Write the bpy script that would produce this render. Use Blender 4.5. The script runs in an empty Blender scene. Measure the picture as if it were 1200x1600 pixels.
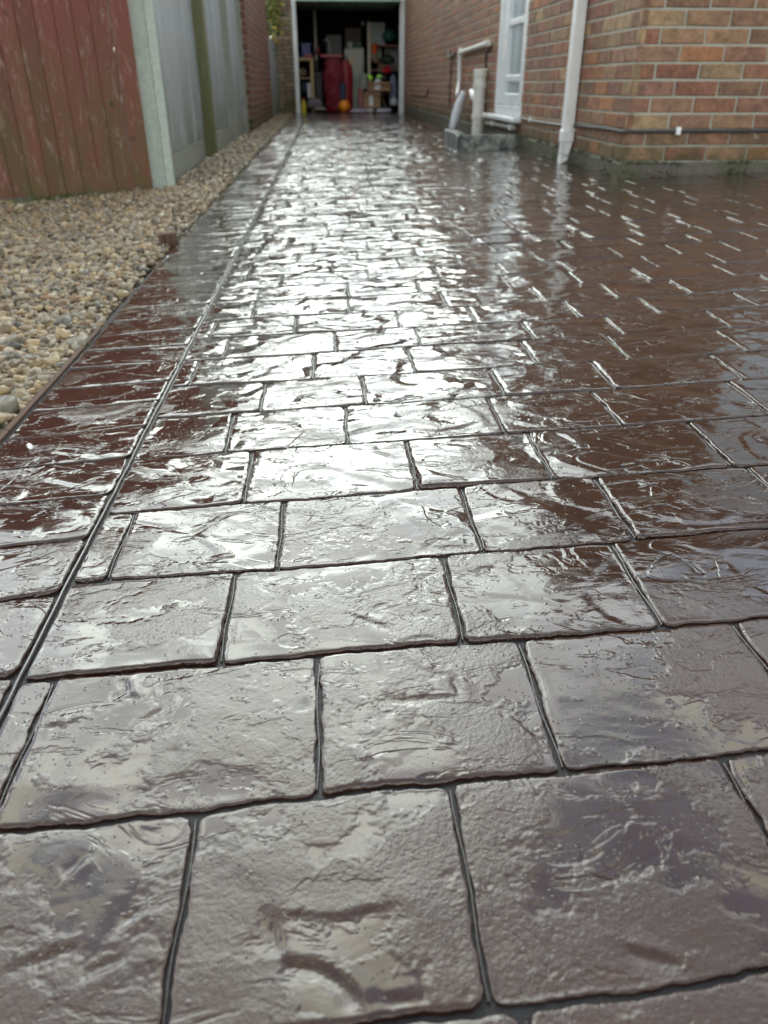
import bpy, math, random
import numpy as np
from mathutils import Vector
random.seed(7)
RNG = np.random.default_rng(11)
scene = bpy.context.scene
COL = scene.collection

# ------------------------------------------------------------------ camera
cam_d = bpy.data.cameras.new('camera'); cam = bpy.data.objects.new('camera', cam_d); COL.objects.link(cam)
cam.location = (0, 0, .48)
cam.rotation_euler = (math.radians(90 - 29.3), 0, math.radians(-4.0))
cam_d.sensor_fit = 'VERTICAL'; cam_d.sensor_height = 36; cam_d.sensor_width = 27
cam_d.lens = 1190 / 1600 * 36
cam_d.clip_start = .02; cam_d.clip_end = 500
cam_d.dof.use_dof = True; cam_d.dof.focus_distance = .92
cam_d.dof.aperture_fstop = cam_d.lens / 4.2
scene.camera = cam

# ------------------------------------------------------------------ sky and light
SUN_EL, SUN_AZ = 27, -5            # degrees, azimuth from +Y towards +X
w = bpy.data.worlds.new('World'); scene.world = w; w.use_nodes = True
nt = w.node_tree; nt.nodes.clear()
def N(nt, t, **k):
    n = nt.nodes.new(t)
    for a, b in k.items():
        if a.startswith('i_'): n.inputs[a[2:].replace('_', ' ')].default_value = b
        else: setattr(n, a, b)
    return n
def L(nt, a, b): nt.links.new(a, b)
def ramp(nt, src, stops, interp='LINEAR'):
    r = nt.nodes.new('ShaderNodeValToRGB'); e = r.color_ramp.elements
    r.color_ramp.interpolation = interp
    while len(e) < len(stops): e.new(.5)
    for q, (p, c) in zip(e, stops):
        q.position = p; q.color = (c, c, c, 1) if isinstance(c, (int, float)) else (*c, 1)
    nt.links.new(src, r.inputs[0]); return r.outputs[0]
def mth(nt, op, a, b=None, c=None, clamp=False):
    m = nt.nodes.new('ShaderNodeMath'); m.operation = op; m.use_clamp = clamp
    for i, v in enumerate((a, b, c)):
        if v is None: continue
        if isinstance(v, (int, float)): m.inputs[i].default_value = v
        else: nt.links.new(v, m.inputs[i])
    return m.outputs[0]
def mix(nt, f, a, b, mode='MIX'):
    m = nt.nodes.new('ShaderNodeMix'); m.data_type = 'RGBA'; m.blend_type = mode
    for s, v in ((m.inputs[0], f), (m.inputs[6], a), (m.inputs[7], b)):
        if isinstance(v, (int, float)): s.default_value = v
        elif isinstance(v, tuple): s.default_value = (*v, 1)
        else: nt.links.new(v, s)
    return m.outputs[2]
sky = N(nt, 'ShaderNodeTexSky', sky_type='NISHITA', sun_disc=False)
sky.sun_elevation = math.radians(SUN_EL); sky.sun_rotation = math.radians(SUN_AZ)
tc = N(nt, 'ShaderNodeTexCoord')
no = N(nt, 'ShaderNodeTexNoise', i_Scale=6.6, i_Detail=7.0, i_Roughness=.58); L(nt, tc.outputs['Generated'], no.inputs['Vector'])
no2 = N(nt, 'ShaderNodeTexNoise', i_Scale=4.3, i_Detail=3.0, i_Roughness=.5)
mp = N(nt, 'ShaderNodeMapping'); mp.inputs['Location'].default_value = (4, 2, 9)
L(nt, tc.outputs['Generated'], mp.inputs['Vector']); L(nt, mp.outputs[0], no2.inputs['Vector'])
sd = Vector((math.sin(math.radians(SUN_AZ)) * math.cos(math.radians(SUN_EL)), math.cos(math.radians(SUN_AZ)) * math.cos(math.radians(SUN_EL)), math.sin(math.radians(SUN_EL))))
dp = N(nt, 'ShaderNodeVectorMath', operation='DOT_PRODUCT'); L(nt, tc.outputs['Generated'], dp.inputs[0]); dp.inputs[1].default_value = sd
# bright overcast cloud: brightest round the hidden sun, grey away from it
glow = mth(nt, 'POWER', mth(nt, 'MULTIPLY_ADD', dp.outputs['Value'], .5, .5, clamp=True), 9.0)
cl = mth(nt, 'MULTIPLY_ADD', glow, 17.0, 7.6)
dens = ramp(nt, no.outputs[0], [(.38, .55), (.49, .75), (.54, 1.45), (.66, 1.9)])
cl = mth(nt, 'MULTIPLY', cl, dens)
sz_ = N(nt, 'ShaderNodeSeparateXYZ'); L(nt, tc.outputs['Generated'], sz_.inputs[0])
cl = mth(nt, 'MULTIPLY', cl, mth(nt, 'MULTIPLY_ADD', sz_.outputs[2], -.98, 1.40))     # heavier cloud overhead
tint = mix(nt, ramp(nt, no.outputs[0], [(.485, 0.), (.565, 1.)]), (.70, .80, 1.04), (1.04, .99, .74))
tint = mix(nt, ramp(nt, glow, [(.25, 0.), (.8, .75)]), tint, (.83, 1.0, .96))
vm = N(nt, 'ShaderNodeVectorMath', operation='SCALE'); L(nt, tint, vm.inputs[0]); L(nt, cl, vm.inputs['Scale'])
skyc = mix(nt, .86, sky.outputs[0], vm.outputs[0])
bg = N(nt, 'ShaderNodeBackground'); L(nt, skyc, bg.inputs[0]); bg.inputs[1].default_value = .1
wo = N(nt, 'ShaderNodeOutputWorld'); L(nt, bg.outputs[0], wo.inputs[0])
sl = bpy.data.lights.new('sun', 'SUN'); sl.energy = .5; sl.angle = math.radians(55); sl.color = (1, .96, .88)
so = bpy.data.objects.new('sun', sl); COL.objects.link(so)
so.rotation_euler = (-sd).to_track_quat('-Z', 'Y').to_euler()
scene.view_settings.view_transform = 'Standard'; scene.view_settings.look = 'None'
scene.view_settings.gamma = 1; scene.view_settings.exposure = 1.02
scene.view_settings.use_curve_mapping = False

# ------------------------------------------------------------------ helpers
def perm(seed):
    r = np.random.default_rng(seed); a = r.random((256, 256)) * 2 * np.pi
    return np.cos(a), np.sin(a)
GR = {}
def noise2(x, y, seed=0):
    if seed not in GR: GR[seed] = perm(seed)
    gx, gy = GR[seed]
    xi = np.floor(x).astype(int); yi = np.floor(y).astype(int); xf = x - xi; yf = y - yi
    u = xf * xf * xf * (xf * (xf * 6 - 15) + 10); v = yf * yf * yf * (yf * (yf * 6 - 15) + 10)
    def d(a, b):
        i = (xi + a) % 256; j = (yi + b) % 256
        return gx[i, j] * (xf - a) + gy[i, j] * (yf - b)
    return ((d(0, 0) * (1 - u) + d(1, 0) * u) * (1 - v) + (d(0, 1) * (1 - u) + d(1, 1) * u) * v) * 1.4
def fbm(x, y, seed=0, o=3):
    s = 0; a = 1
    for i in range(o): s = s + a * noise2(x * 2 ** i, y * 2 ** i, seed + i); a *= .5
    return s
def sl_(y): return .031 * np.clip((14 - y) / 9.5, 0, 1)
def gz(x, y): return sl_(np.asarray(y, float)) * x
def G(x, y): return float(gz(x, y))

def mesh(name, V, F, smooth=False, cols=None):
    me = bpy.data.meshes.new(name)
    me.from_pydata([tuple(v) for v in V], [], [tuple(f) for f in F])
    if smooth: me.polygons.foreach_set('use_smooth', [True] * len(me.polygons))
    if cols is not None:
        at = me.color_attributes.new('tint', 'FLOAT_COLOR', 'POINT')
        c = np.ones((len(V), 4), 'f'); c[:, :3] = cols; at.data.foreach_set('color', c.ravel())
    me.update(); return me
def fastmesh(name, V, T, smooth=True, cols=None):
    """V (n,3), T (m,k) same-size polygons"""
    me = bpy.data.meshes.new(name); V = np.asarray(V, 'f'); T = np.asarray(T, 'i'); k = T.shape[1]
    me.vertices.add(len(V)); me.vertices.foreach_set('co', V.ravel())
    me.loops.add(T.size); me.loops.foreach_set('vertex_index', T.ravel())
    me.polygons.add(len(T)); me.polygons.foreach_set('loop_start', np.arange(0, T.size, k, dtype='i'))
    me.polygons.foreach_set('use_smooth', np.full(len(T), smooth))
    if cols is not None:
        at = me.color_attributes.new('tint', 'FLOAT_COLOR', 'POINT')
        c = np.ones((len(V), 4), 'f'); c[:, :3] = cols; at.data.foreach_set('color', c.ravel())
    me.update(calc_edges=True); me.validate(); return me
def ob(name, me, mat=None, parent=None, loc=None, rot=None):
    o = bpy.data.objects.new(name, me); COL.objects.link(o)
    if mat is not None and me is not None and not me.materials: me.materials.append(mat)
    if parent is not None: o.parent = parent
    if loc is not None: o.location = loc
    if rot is not None: o.rotation_euler = rot
    return o
def tag(o, label=None, cat=None, group=None, kind=None):
    if label: o['label'] = label
    if cat: o['category'] = cat
    if group: o['group'] = group
    if kind: o['kind'] = kind
    return o
def thing(name, label, cat, loc=(0, 0, 0), group=None, rz=0):
    o = ob(name, None, loc=loc, rot=(0, 0, rz)); o.empty_display_size = .1
    return tag(o, label, cat, group)

class MB:
    def __init__(s): s.V = []; s.F = []
    def add(s, V, F):
        n = len(s.V); s.V += [tuple(v) for v in V]; s.F += [tuple(i + n for i in f) for f in F]; return s
    def box(s, x0, x1, y0, y1, z0, z1, ch=0.0):
        if ch <= 0:
            V = [(x, y, z) for z in (z0, z1) for y in (y0, y1) for x in (x0, x1)]
            F = [(0, 2, 3, 1), (4, 5, 7, 6), (0, 1, 5, 4), (2, 6, 7, 3), (0, 4, 6, 2), (1, 3, 7, 5)]
            return s.add(V, F)
        # chamfered box: three rings of faces
        V = []; F = []
        lo = (x0, y0, z0); hi = (x1, y1, z1); idx = {}
        for c in range(8):
            b = [(c >> i) & 1 for i in range(3)]
            for ax in range(3):
                p = []
                for i in range(3):
                    e = hi[i] if b[i] else lo[i]
                    if i != ax: e += -ch if b[i] else ch
                    p.append(e)
                idx[(c, ax)] = len(V); V.append(tuple(p))
        for ax in range(3):
            a, b_ = [i for i in range(3) if i != ax]
            for sd_ in (0, 1):
                q = [(sd_ << ax) | (p << a) | (r << b_) for p, r in ((0, 0), (1, 0), (1, 1), (0, 1))]
                f = [idx[(c, ax)] for c in q]
                flip = (ax == 1) ^ (sd_ == 0)
                F.append(tuple(f[::-1] if flip else f))
        for ax in range(3):      # edge strips parallel to ax
            a, b_ = [i for i in range(3) if i != ax]
            for p in (0, 1):
                for r in (0, 1):
                    c0 = (p << a) | (r << b_); c1 = c0 | (1 << ax)
                    F.append((idx[(c0, a)], idx[(c1, a)], idx[(c1, b_)], idx[(c0, b_)]))
        for c in range(8): F.append((idx[(c, 0)], idx[(c, 1)], idx[(c, 2)]))
        return s.add(V, F)
    def tube(s, pts, r, n=12, caps=True):
        pts = [Vector(p) for p in pts]; m = len(pts)
        rs = r if isinstance(r, (list, tuple)) else [r] * m
        V = []; F = []
        up = Vector((0, 0, 1))
        prev = None
        for i, p in enumerate(pts):
            t = (pts[min(i + 1, m - 1)] - pts[max(i - 1, 0)]).normalized()
            if prev is None:
                a = up if abs(t.z) < .9 else Vector((1, 0, 0)); u = t.cross(a).normalized()
            else: u = (prev - t * prev.dot(t)).normalized()
            prev = u; v = t.cross(u)
            for k in range(n):
                an = 2 * math.pi * k / n; V.append(p + (u * math.cos(an) + v * math.sin(an)) * rs[i])
        for i in range(m - 1):
            for k in range(n):
                F.append((i * n + k, i * n + (k + 1) % n, (i + 1) * n + (k + 1) % n, (i + 1) * n + k))
        if caps: F.append(tuple(range(n))[::-1]); F.append(tuple((m - 1) * n + k for k in range(n)))
        return s.add(V, F)
    def lathe(s, prof, cx=0, cy=0, n=20, sx=1, sy=1, wob=0, seed=0):
        V = []; F = []; m = len(prof)
        for i, (r, z) in enumerate(prof):
            for k in range(n):
                a = 2 * math.pi * k / n
                q = r * (1 + (wob * float(noise2(np.array(k * .9), np.array(z * 9.), seed)) if wob else 0))
                V.append((cx + q * math.cos(a) * sx, cy + q * math.sin(a) * sy, z))
        for i in range(m - 1):
            for k in range(n): F.append((i * n + k, i * n + (k + 1) % n, (i + 1) * n + (k + 1) % n, (i + 1) * n + k))
        F.append(tuple(range(n))[::-1]); F.append(tuple((m - 1) * n + k for k in range(n)))
        return s.add(V, F)
    def prism(s, poly, z0, z1):
        n = len(poly); V = [(x, y, z0) for x, y in poly] + [(x, y, z1) for x, y in poly]
        F = [tuple(range(n))[::-1], tuple(range(n, 2 * n))] + [(i, (i + 1) % n, n + (i + 1) % n, n + i) for i in range(n)]
        return s.add(V, F)
    def build(s, name, mat, parent=None, smooth=False, loc=None, rot=None):
        me = mesh(name, s.V, s.F, smooth)
        import bmesh
        bm = bmesh.new(); bm.from_mesh(me); bmesh.ops.recalc_face_normals(bm, faces=bm.faces); bm.to_mesh(me); bm.free()
        if smooth:
            me.polygons.foreach_set('use_smooth', [True] * len(me.polygons))
            try: me.set_sharp_from_angle(angle=math.radians(38))
            except Exception: pass
        return ob(name, me, mat, parent, loc, rot)

# ------------------------------------------------------------------ materials
def newmat(name):
    m = bpy.data.materials.new(name); m.use_nodes = True; t = m.node_tree
    return m, t, t.nodes['Principled BSDF']
def pos(t): return N(t, 'ShaderNodeNewGeometry').outputs['Position']
def nz(t, vec, scale, detail=3., rough=.5, dist=0., mapping=None):
    if mapping is not None:
        m = N(t, 'ShaderNodeMapping'); m.inputs['Scale'].default_value = mapping; L(t, vec, m.inputs[0]); vec = m.outputs[0]
    n = N(t, 'ShaderNodeTexNoise', i_Scale=scale, i_Detail=detail, i_Roughness=rough, i_Distortion=dist); L(t, vec, n.inputs['Vector'])
    return n.outputs[0]
def bump(t, h, bs, strength=1.0, dist=1.0):
    b = N(t, 'ShaderNodeBump'); b.inputs['Strength'].default_value = strength; b.inputs['Distance'].default_value = dist
    L(t, h, b.inputs['Height']); L(t, b.outputs[0], bs.inputs['Normal']); return b
def simple(name, col, rough=.6, var=.15, scale=30., metal=0., bmp=.0, spec=.5):
    m, t, b = newmat(name); p = pos(t); n = nz(t, p, scale, 4.)
    c = mix(t, n, tuple(x * (1 - var) for x in col), tuple(min(1, x * (1 + var)) for x in col))
    L(t, c, b.inputs['Base Color']); b.inputs['Metallic'].default_value = metal
    b.inputs['Specular IOR Level'].default_value = spec
    L(t, mth(t, 'MULTIPLY_ADD', n, .25, rough - .12, clamp=True), b.inputs['Roughness'])
    if bmp: bump(t, mth(t, 'MULTIPLY', nz(t, p, scale * 4, 3.), bmp), b)
    return m

def wet_stone(name, kind='slab'):
    m, t, b = newmat(name); p = pos(t)
    oi = N(t, 'ShaderNodeObjectInfo').outputs['Random']
    sx = N(t, 'ShaderNodeSeparateXYZ'); L(t, p, sx.inputs[0])
    yr = ramp(t, mth(t, 'MULTIPLY', sx.outputs[1], .25), [(.12, 0.), (.27, 1.)])   # the film is thicker further down the slope
    film = ramp(t, mth(t, 'ADD', nz(t, p, 6.5, 5., .6), mth(t, 'ADD', mth(t, 'MULTIPLY', yr, .09), ramp(t, sx.outputs[0], [(.25, 0.), (.8, .07)]))), [(.485, 0.), (.52, 1.)])       # where water lies smooth
    fine = nz(t, p, 260., 3., .6)
    med = nz(t, p, 70., 4., .6, .4)
    slate = nz(t, p, 13., 2.5, .5, .5, (1., 2.0, 1.))
    # chips: thin creases along the contour of a warped noise
    cr = nz(t, p, 5.5, 2., .5, 1.8)
    crease = ramp(t, mth(t, 'ABSOLUTE', mth(t, 'SUBTRACT', cr, .5)), [(.0, 1.), (.012, 0.)])
    crm = ramp(t, nz(t, p, 3.4, 1.), [(.56, 0.), (.62, 1.)])
    crease = mth(t, 'MULTIPLY', crease, crm)
    vo = N(t, 'ShaderNodeTexVoronoi', i_Scale=85.); L(t, p, vo.inputs['Vector'])
    drop = ramp(t, vo.outputs['Distance'], [(.10, 1.), (.2, 0.)])
    drop = mth(t, 'MULTIPLY', drop, ramp(t, nz(t, p, 23., 2.), [(.52, 0.), (.6, 1.)]))
    calm = mth(t, 'MULTIPLY_ADD', film, -.9, 1.0)
    grm = ramp(t, nz(t, p, 2.2, 2., .5), [(.40, 0.), (.56, 1.)])         # coarser grained areas
    # cleft plateaus: flat shelves with short steep steps between them
    q = nz(t, p, 9., 4., .6, .9, (1., 2., 1.))
    q6 = mth(t, 'MULTIPLY', q, 4.5)
    fr_ = mth(t, 'FRACT', q6)
    step = mth(t, 'ADD', mth(t, 'FLOOR', q6), ramp(t, fr_, [(.72, 0.), (1., 1.)], 'EASE'))
    # broad scallops, commoner in the rows towards the garage
    fac = nz(t, p, 8.5, 1.6, .5, .7, (1., 1.6, 1.))
    fm = mth(t, 'MULTIPLY', ramp(t, nz(t, p, 5.5, 2., .5), [(.46, .10), (.54, 1.)]), ramp(t, mth(t, 'MULTIPLY', sx.outputs[1], .25), [(.17, .10), (.36, 1.)]))
    fm = mth(t, 'MULTIPLY', fm, ramp(t, sx.outputs[0], [(.15, 1.), (.55, .22)]))
    fm = mth(t, 'MULTIPLY', fm, ramp(t, mth(t, 'ADD', sx.outputs[0], .5), [(.17, .22), (.22, 1.)]))
    fac = mth(t, 'MULTIPLY', fac, fm)
    gr2 = nz(t, p, 210., 4., .65)
    h = mth(t, 'MULTIPLY', gr2, mth(t, 'MULTIPLY_ADD', calm, .00042, .000015))
    h0 = mth(t, 'MULTIPLY', fine, mth(t, 'MULTIPLY_ADD', grm, .0005, .00012))
    h0 = mth(t, 'MULTIPLY_ADD', med, .0004, h0)
    h = mth(t, 'ADD', h, mth(t, 'MULTIPLY', h0, calm))
    h = mth(t, 'MULTIPLY_ADD', fac, .0125, h)
    h = mth(t, 'MULTIPLY_ADD', slate, mth(t, 'MULTIPLY_ADD', yr, .0008, .0006), h)
    h = mth(t, 'MULTIPLY_ADD', step, mth(t, 'MULTIPLY_ADD', yr, .0006, .00035), h)
    h = mth(t, 'MULTIPLY_ADD', crease, -.0006, h)
    h = mth(t, 'MULTIPLY_ADD', drop, .0003, h)
    vp_ = N(t, 'ShaderNodeTexVoronoi', i_Scale=190.); L(t, p, vp_.inputs['Vector'])
    pit = mth(t, 'MULTIPLY', ramp(t, vp_.outputs['Distance'], [(.12, 1.), (.24, 0.)]), ramp(t, nz(t, p, 31., 2.), [(.52, 0.), (.62, 1.)]))
    h = mth(t, 'MULTIPLY_ADD', pit, -.0005, h)
    bump(t, h, b)
    v = nz(t, p, 7., 5., .6)
    base = mix(t, ramp(t, v, [(.35, 0.), (.7, 1.)]), (.044, .0165, .0090), (.025, .0105, .0072))
    base = mix(t, ramp(t, nz(t, p, 30., 4., .65), [(.55, 0.), (.75, .6)]), base, (.014, .011, .012))
    base = mix(t, mth(t, 'MULTIPLY', pit, .8), base, (.006, .005, .006))
    base = mix(t, mth(t, 'MULTIPLY', crease, .7), base, (.012, .010, .010))
    base = mix(t, mth(t, 'MULTIPLY', oi, .3), base, (.044, .019, .0115))
    L(t, base, b.inputs['Base Color'])
    L(t, mth(t, 'MULTIPLY_ADD', calm, .22, .12), b.inputs['Roughness'])
    b.inputs['IOR'].default_value = 1.45; b.inputs['Specular IOR Level'].default_value = .15
    b.inputs['Coat Weight'].default_value = 1.0; b.inputs['Coat IOR'].default_value = 1.66
    L(t, mth(t, 'MULTIPLY_ADD', calm, .035, .015), b.inputs['Coat Roughness'])
    L(t, t.nodes['Bump'].outputs[0], b.inputs['Coat Normal'])
    return m
M = {}
M['slab'] = wet_stone('wet_stone')
def joint_mat():
    m, t, b = newmat('joint'); p = pos(t)
    n = nz(t, p, 120., 5., .7)
    L(t, mix(t, n, (.003, .003, .004), (.015, .015, .020)), b.inputs['Base Color'])
    L(t, mth(t, 'MULTIPLY_ADD', n, .4, .35), b.inputs['Roughness'])
    b.inputs['Coat Weight'].default_value = .15; b.inputs['Coat Roughness'].default_value = .2
    bump(t, mth(t, 'MULTIPLY', n, .004), b); return m
M['joint'] = joint_mat()
def bead_mat():
    m, t, b = newmat('joint_bead'); p = pos(t); n = nz(t, p, 160., 4., .6)
    L(t, mix(t, n, (.02, .015, .015), (.05, .04, .04)), b.inputs['Base Color']); b.inputs['Roughness'].default_value = .09
    b.inputs['IOR'].default_value = 1.6
    b.inputs['Coat Weight'].default_value = 1.; bump(t, mth(t, 'MULTIPLY', n, .0012), b); return m
M['bead'] = bead_mat()

def brick_mat(name, attr):
    m, t, b = newmat(name); p = pos(t)
    if attr: c = N(t, 'ShaderNodeVertexColor', layer_name='tint').outputs['Color']
    else: c = N(t, 'ShaderNodeObjectInfo').outputs['Color']
    n = nz(t, p, 22., 6., .65); f = nz(t, p, 160., 4., .7)
    c = mix(t, .75, c, mix(t, ramp(t, n, [(.3, 0.), (.7, 1.)]), (.42, .39, .37), (1.65, 1.6, 1.5)), 'MULTIPLY')
    c = mix(t, ramp(t, f, [(.58, 0.), (.72, .75)]), c, (.40, .36, .29))
    c = mix(t, ramp(t, f, [(.30, .7), (.42, 0.)]), c, (.07, .045, .035))
    sp = nz(t, p, 9., 5., .8)
    c = mix(t, ramp(t, sp, [(.68, 0.), (.72, .8)]), c, (.62, .60, .54))       # paint and lime spots
    z = N(t, 'ShaderNodeSeparateXYZ'); L(t, p, z.inputs[0])
    al = mth(t, 'MULTIPLY', ramp(t, mth(t, 'MULTIPLY_ADD', z.outputs[2], -4., 1.25), [(.0, 0.), (.75, 1.)]), ramp(t, nz(t, p, 6., 5., .7), [(.34, 0.), (.52, 1.)]))
    c = mix(t, mth(t, 'MULTIPLY', al, .75), c, (.050, .062, .020))            # algae near the ground
    L(t, c, b.inputs['Base Color']); b.inputs['Roughness'].default_value = .82
    bump(t, mth(t, 'ADD', mth(t, 'MULTIPLY', n, .004), mth(t, 'MULTIPLY', f, .0016)), b)
    return m
M['brick'] = brick_mat('brick', False); M['brick_mass'] = brick_mat('brick_mass', True)
def mortar_mat():
    m, t, b = newmat('mortar'); p = pos(t); n = nz(t, p, 60., 6., .7)
    c = mix(t, n, (.29, .295, .25), (.56, .565, .48))
    z = N(t, 'ShaderNodeSeparateXYZ'); L(t, p, z.inputs[0])
    al = mth(t, 'MULTIPLY', ramp(t, mth(t, 'MULTIPLY_ADD', z.outputs[2], -4., 1.2), [(.0, 0.), (.8, 1.)]), ramp(t, nz(t, p, 5., 5., .7), [(.35, 0.), (.55, 1.)]))
    c = mix(t, mth(t, 'MULTIPLY', al, .85), c, (.07, .085, .035))
    L(t, c, b.inputs['Base Color']); b.inputs['Roughness'].default_value = .9
    bump(t, mth(t, 'MULTIPLY', n, .004), b); return m
M['mortar'] = mortar_mat()
def paint_wood(name, base, dark, scuff, algae_h, attr_scale=(60., 60., 2.5)):
    m, t, b = newmat(name); p = pos(t); tcg = N(t, 'ShaderNodeTexCoord').outputs['Object']
    oi = N(t, 'ShaderNodeObjectInfo').outputs['Random']
    g = nz(t, p, 1., 5., .7, .6, attr_scale)
    c = mix(t, g, dark, base)
    c = mix(t, mth(t, 'MULTIPLY', oi, .4), c, tuple(x * 1.35 for x in base))
    s1 = ramp(t, nz(t, p, 1., 5., .75, 1.0, (38., 38., 8.)), [(.55, 0.), (.66, .8)])
    c = mix(t, s1, c, scuff)
    k = N(t, 'ShaderNodeTexVoronoi', i_Scale=5.5); L(t, p, k.inputs['Vector'])
    c = mix(t, ramp(t, k.outputs['Distance'], [(.05, .85), (.12, 0.)]), c, tuple(x * .35 for x in dark))
    z = N(t, 'ShaderNodeSeparateXYZ'); L(t, p, z.inputs[0])
    al = mth(t, 'MULTIPLY', ramp(t, mth(t, 'MULTIPLY_ADD', z.outputs[2], -1. / algae_h, 1.0), [(.0, 0.), (1., 1.)]), ramp(t, nz(t, p, 1., 4., .7, 0., (9., 9., 3.)), [(.3, .1), (.62, 1.)]))
    c = mix(t, mth(t, 'MULTIPLY', al, .85), c, (.085, .095, .025))
    L(t, c, b.inputs['Base Color']); b.inputs['Roughness'].default_value = .7
    bump(t, mth(t, 'MULTIPLY', g, .0025), b); return m
M['redwood'] = paint_wood('red_stain', (.225, .064, .050), (.10, .036, .030), (.40, .29, .25), .95)
M['greywood'] = paint_wood('grey_wood', (.44, .48, .50), (.29, .32, .335), (.54, .56, .56), .80)
M['greenwood'] = paint_wood('green_timber', (.20, .21, .10), (.12, .13, .055), (.27, .27, .17), .9)
M['concrete'] = simple('concrete', (.43, .49, .44), .8, .3, 40., bmp=.0025)
M['concrete2'] = simple('concrete_board', (.30, .32, .27), .85, .3, 40., bmp=.002)
def gully_mat():
    m, t, b = newmat('gully_concrete'); p = pos(t); n = nz(t, p, 11., 5., .7)
    L(t, mix(t, ramp(t, n, [(.42, 0.), (.6, 1.)]), (.05, .065, .075), (.33, .36, .33)), b.inputs['Base Color'])
    b.inputs['Roughness'].default_value = .4; bump(t, mth(t, 'MULTIPLY', n, .01), b); return m
M['gully'] = gully_mat()
def pvc(name, col, dirt=.5):
    m, t, b = newmat(name); p = pos(t); n = nz(t, p, 14., 5., .7)
    c = mix(t, ramp(t, n, [(.45, 0.), (.75, dirt)]), col, (.35, .37, .33))
    z = N(t, 'ShaderNodeSeparateXYZ'); L(t, p, z.inputs[0])
    sp = mth(t, 'MULTIPLY', ramp(t, mth(t, 'MULTIPLY_ADD', z.outputs[2], -5., 1.2), [(0., 0.), (1., 1.)]), ramp(t, nz(t, p, 45., 4., .7), [(.5, 0.), (.62, 1.)]))
    c = mix(t, mth(t, 'MULTIPLY', sp, .7), c, (.09, .10, .06))
    L(t, c, b.inputs['Base Color']); b.inputs['Roughness'].default_value = .32; return m
M['pvc'] = pvc('white_plastic', (.90, .93, .94), .15)
M['pvc_cream'] = pvc('cream_plastic', (.88, .89, .85), .22)
M['upvc'] = simple('white_frame', (.84, .88, .90), .3, .04, 6.)
M['doorframe'] = simple('garage_frame_paint', (.78, .84, .87), .45, .18, 9.)
M['mint'] = simple('mint_paint', (.36, .55, .47), .45, .1, 6.)
M['black'] = simple('black_rubber', (.018, .018, .020), .5, .3, 20.)
M['cable'] = simple('dark_cable', (.05, .048, .055), .45, .3, 20.)
M['cablegrey'] = simple('grey_cable', (.42, .42, .40), .45, .2, 20.)
def glass_mat():
    m, t, b = newmat('window_glass'); b.inputs['Base Color'].default_value = (.62, .72, .78, 1)  # opaque pale blue: reflected sky is put into the pane colour
    b.inputs['Roughness'].default_value = .05; b.inputs['Transmission Weight'].default_value = .0
    b.inputs['Coat Weight'].default_value = 1.; return m
M['glass'] = glass_mat()
M['tile'] = simple('roof_tile', (.12, .07, .055), .8, .4, 12., bmp=.004)
M['soil'] = simple('soil', (.060, .047, .034), .95, .4, 25., bmp=.01)
M['ground'] = simple('ground', (.07, .075, .04), .95, .4, 3.)
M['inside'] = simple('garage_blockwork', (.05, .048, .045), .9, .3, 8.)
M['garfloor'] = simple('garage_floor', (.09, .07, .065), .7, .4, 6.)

# ------------------------------------------------------------------ the ground
WALLX, CORY, GARY = 1.56, 4.297, 16.60
gx = np.array([-60, -20, -8, -4, -2.5, -1.6, -1, -.6, -.56, 7, 12, 60.]); gy = np.array([-60, -10, -3, 0, 2, 4, 5, 7, 9, 11, 13, 15, 16.5, 22, 60.])
V = [(x, y, float(gz(np.clip(x, -3, 7), y)) - (.03 if x < -.55 else .05)) for y in gy for x in gx]
F = [(j * 12 + i, j * 12 + i + 1, (j + 1) * 12 + i + 1, (j + 1) * 12 + i) for j in range(14) for i in range(11)]
tag(ob('ground', mesh('ground', V, F, True), M['ground']), kind='structure')

# driveway: the dark joint bed, everything stamped on it is a child
def bed_mesh():
    V = []; F = []
    def sheet(xs, ys):
        n0 = len(V); nx = len(xs)
        for y in ys:
            for x in xs: V.append((x, y, G(x, y) - .0042))
        for j in range(len(ys) - 1):
            for i in range(nx - 1): F.append((n0 + j * nx + i, n0 + j * nx + i + 1, n0 + (j + 1) * nx + i + 1, n0 + (j + 1) * nx + i))
    sheet([-.545, -.3, 0, .5, 1, 1.6], np.linspace(-1.5, GARY + .05, 80)); sheet([1.6, 3, 5, 7], np.linspace(-1.5, CORY + .02, 24))
    return mesh('driveway', V, F, True)
drive = tag(ob('driveway', bed_mesh(), M['joint']), kind='structure')

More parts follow.
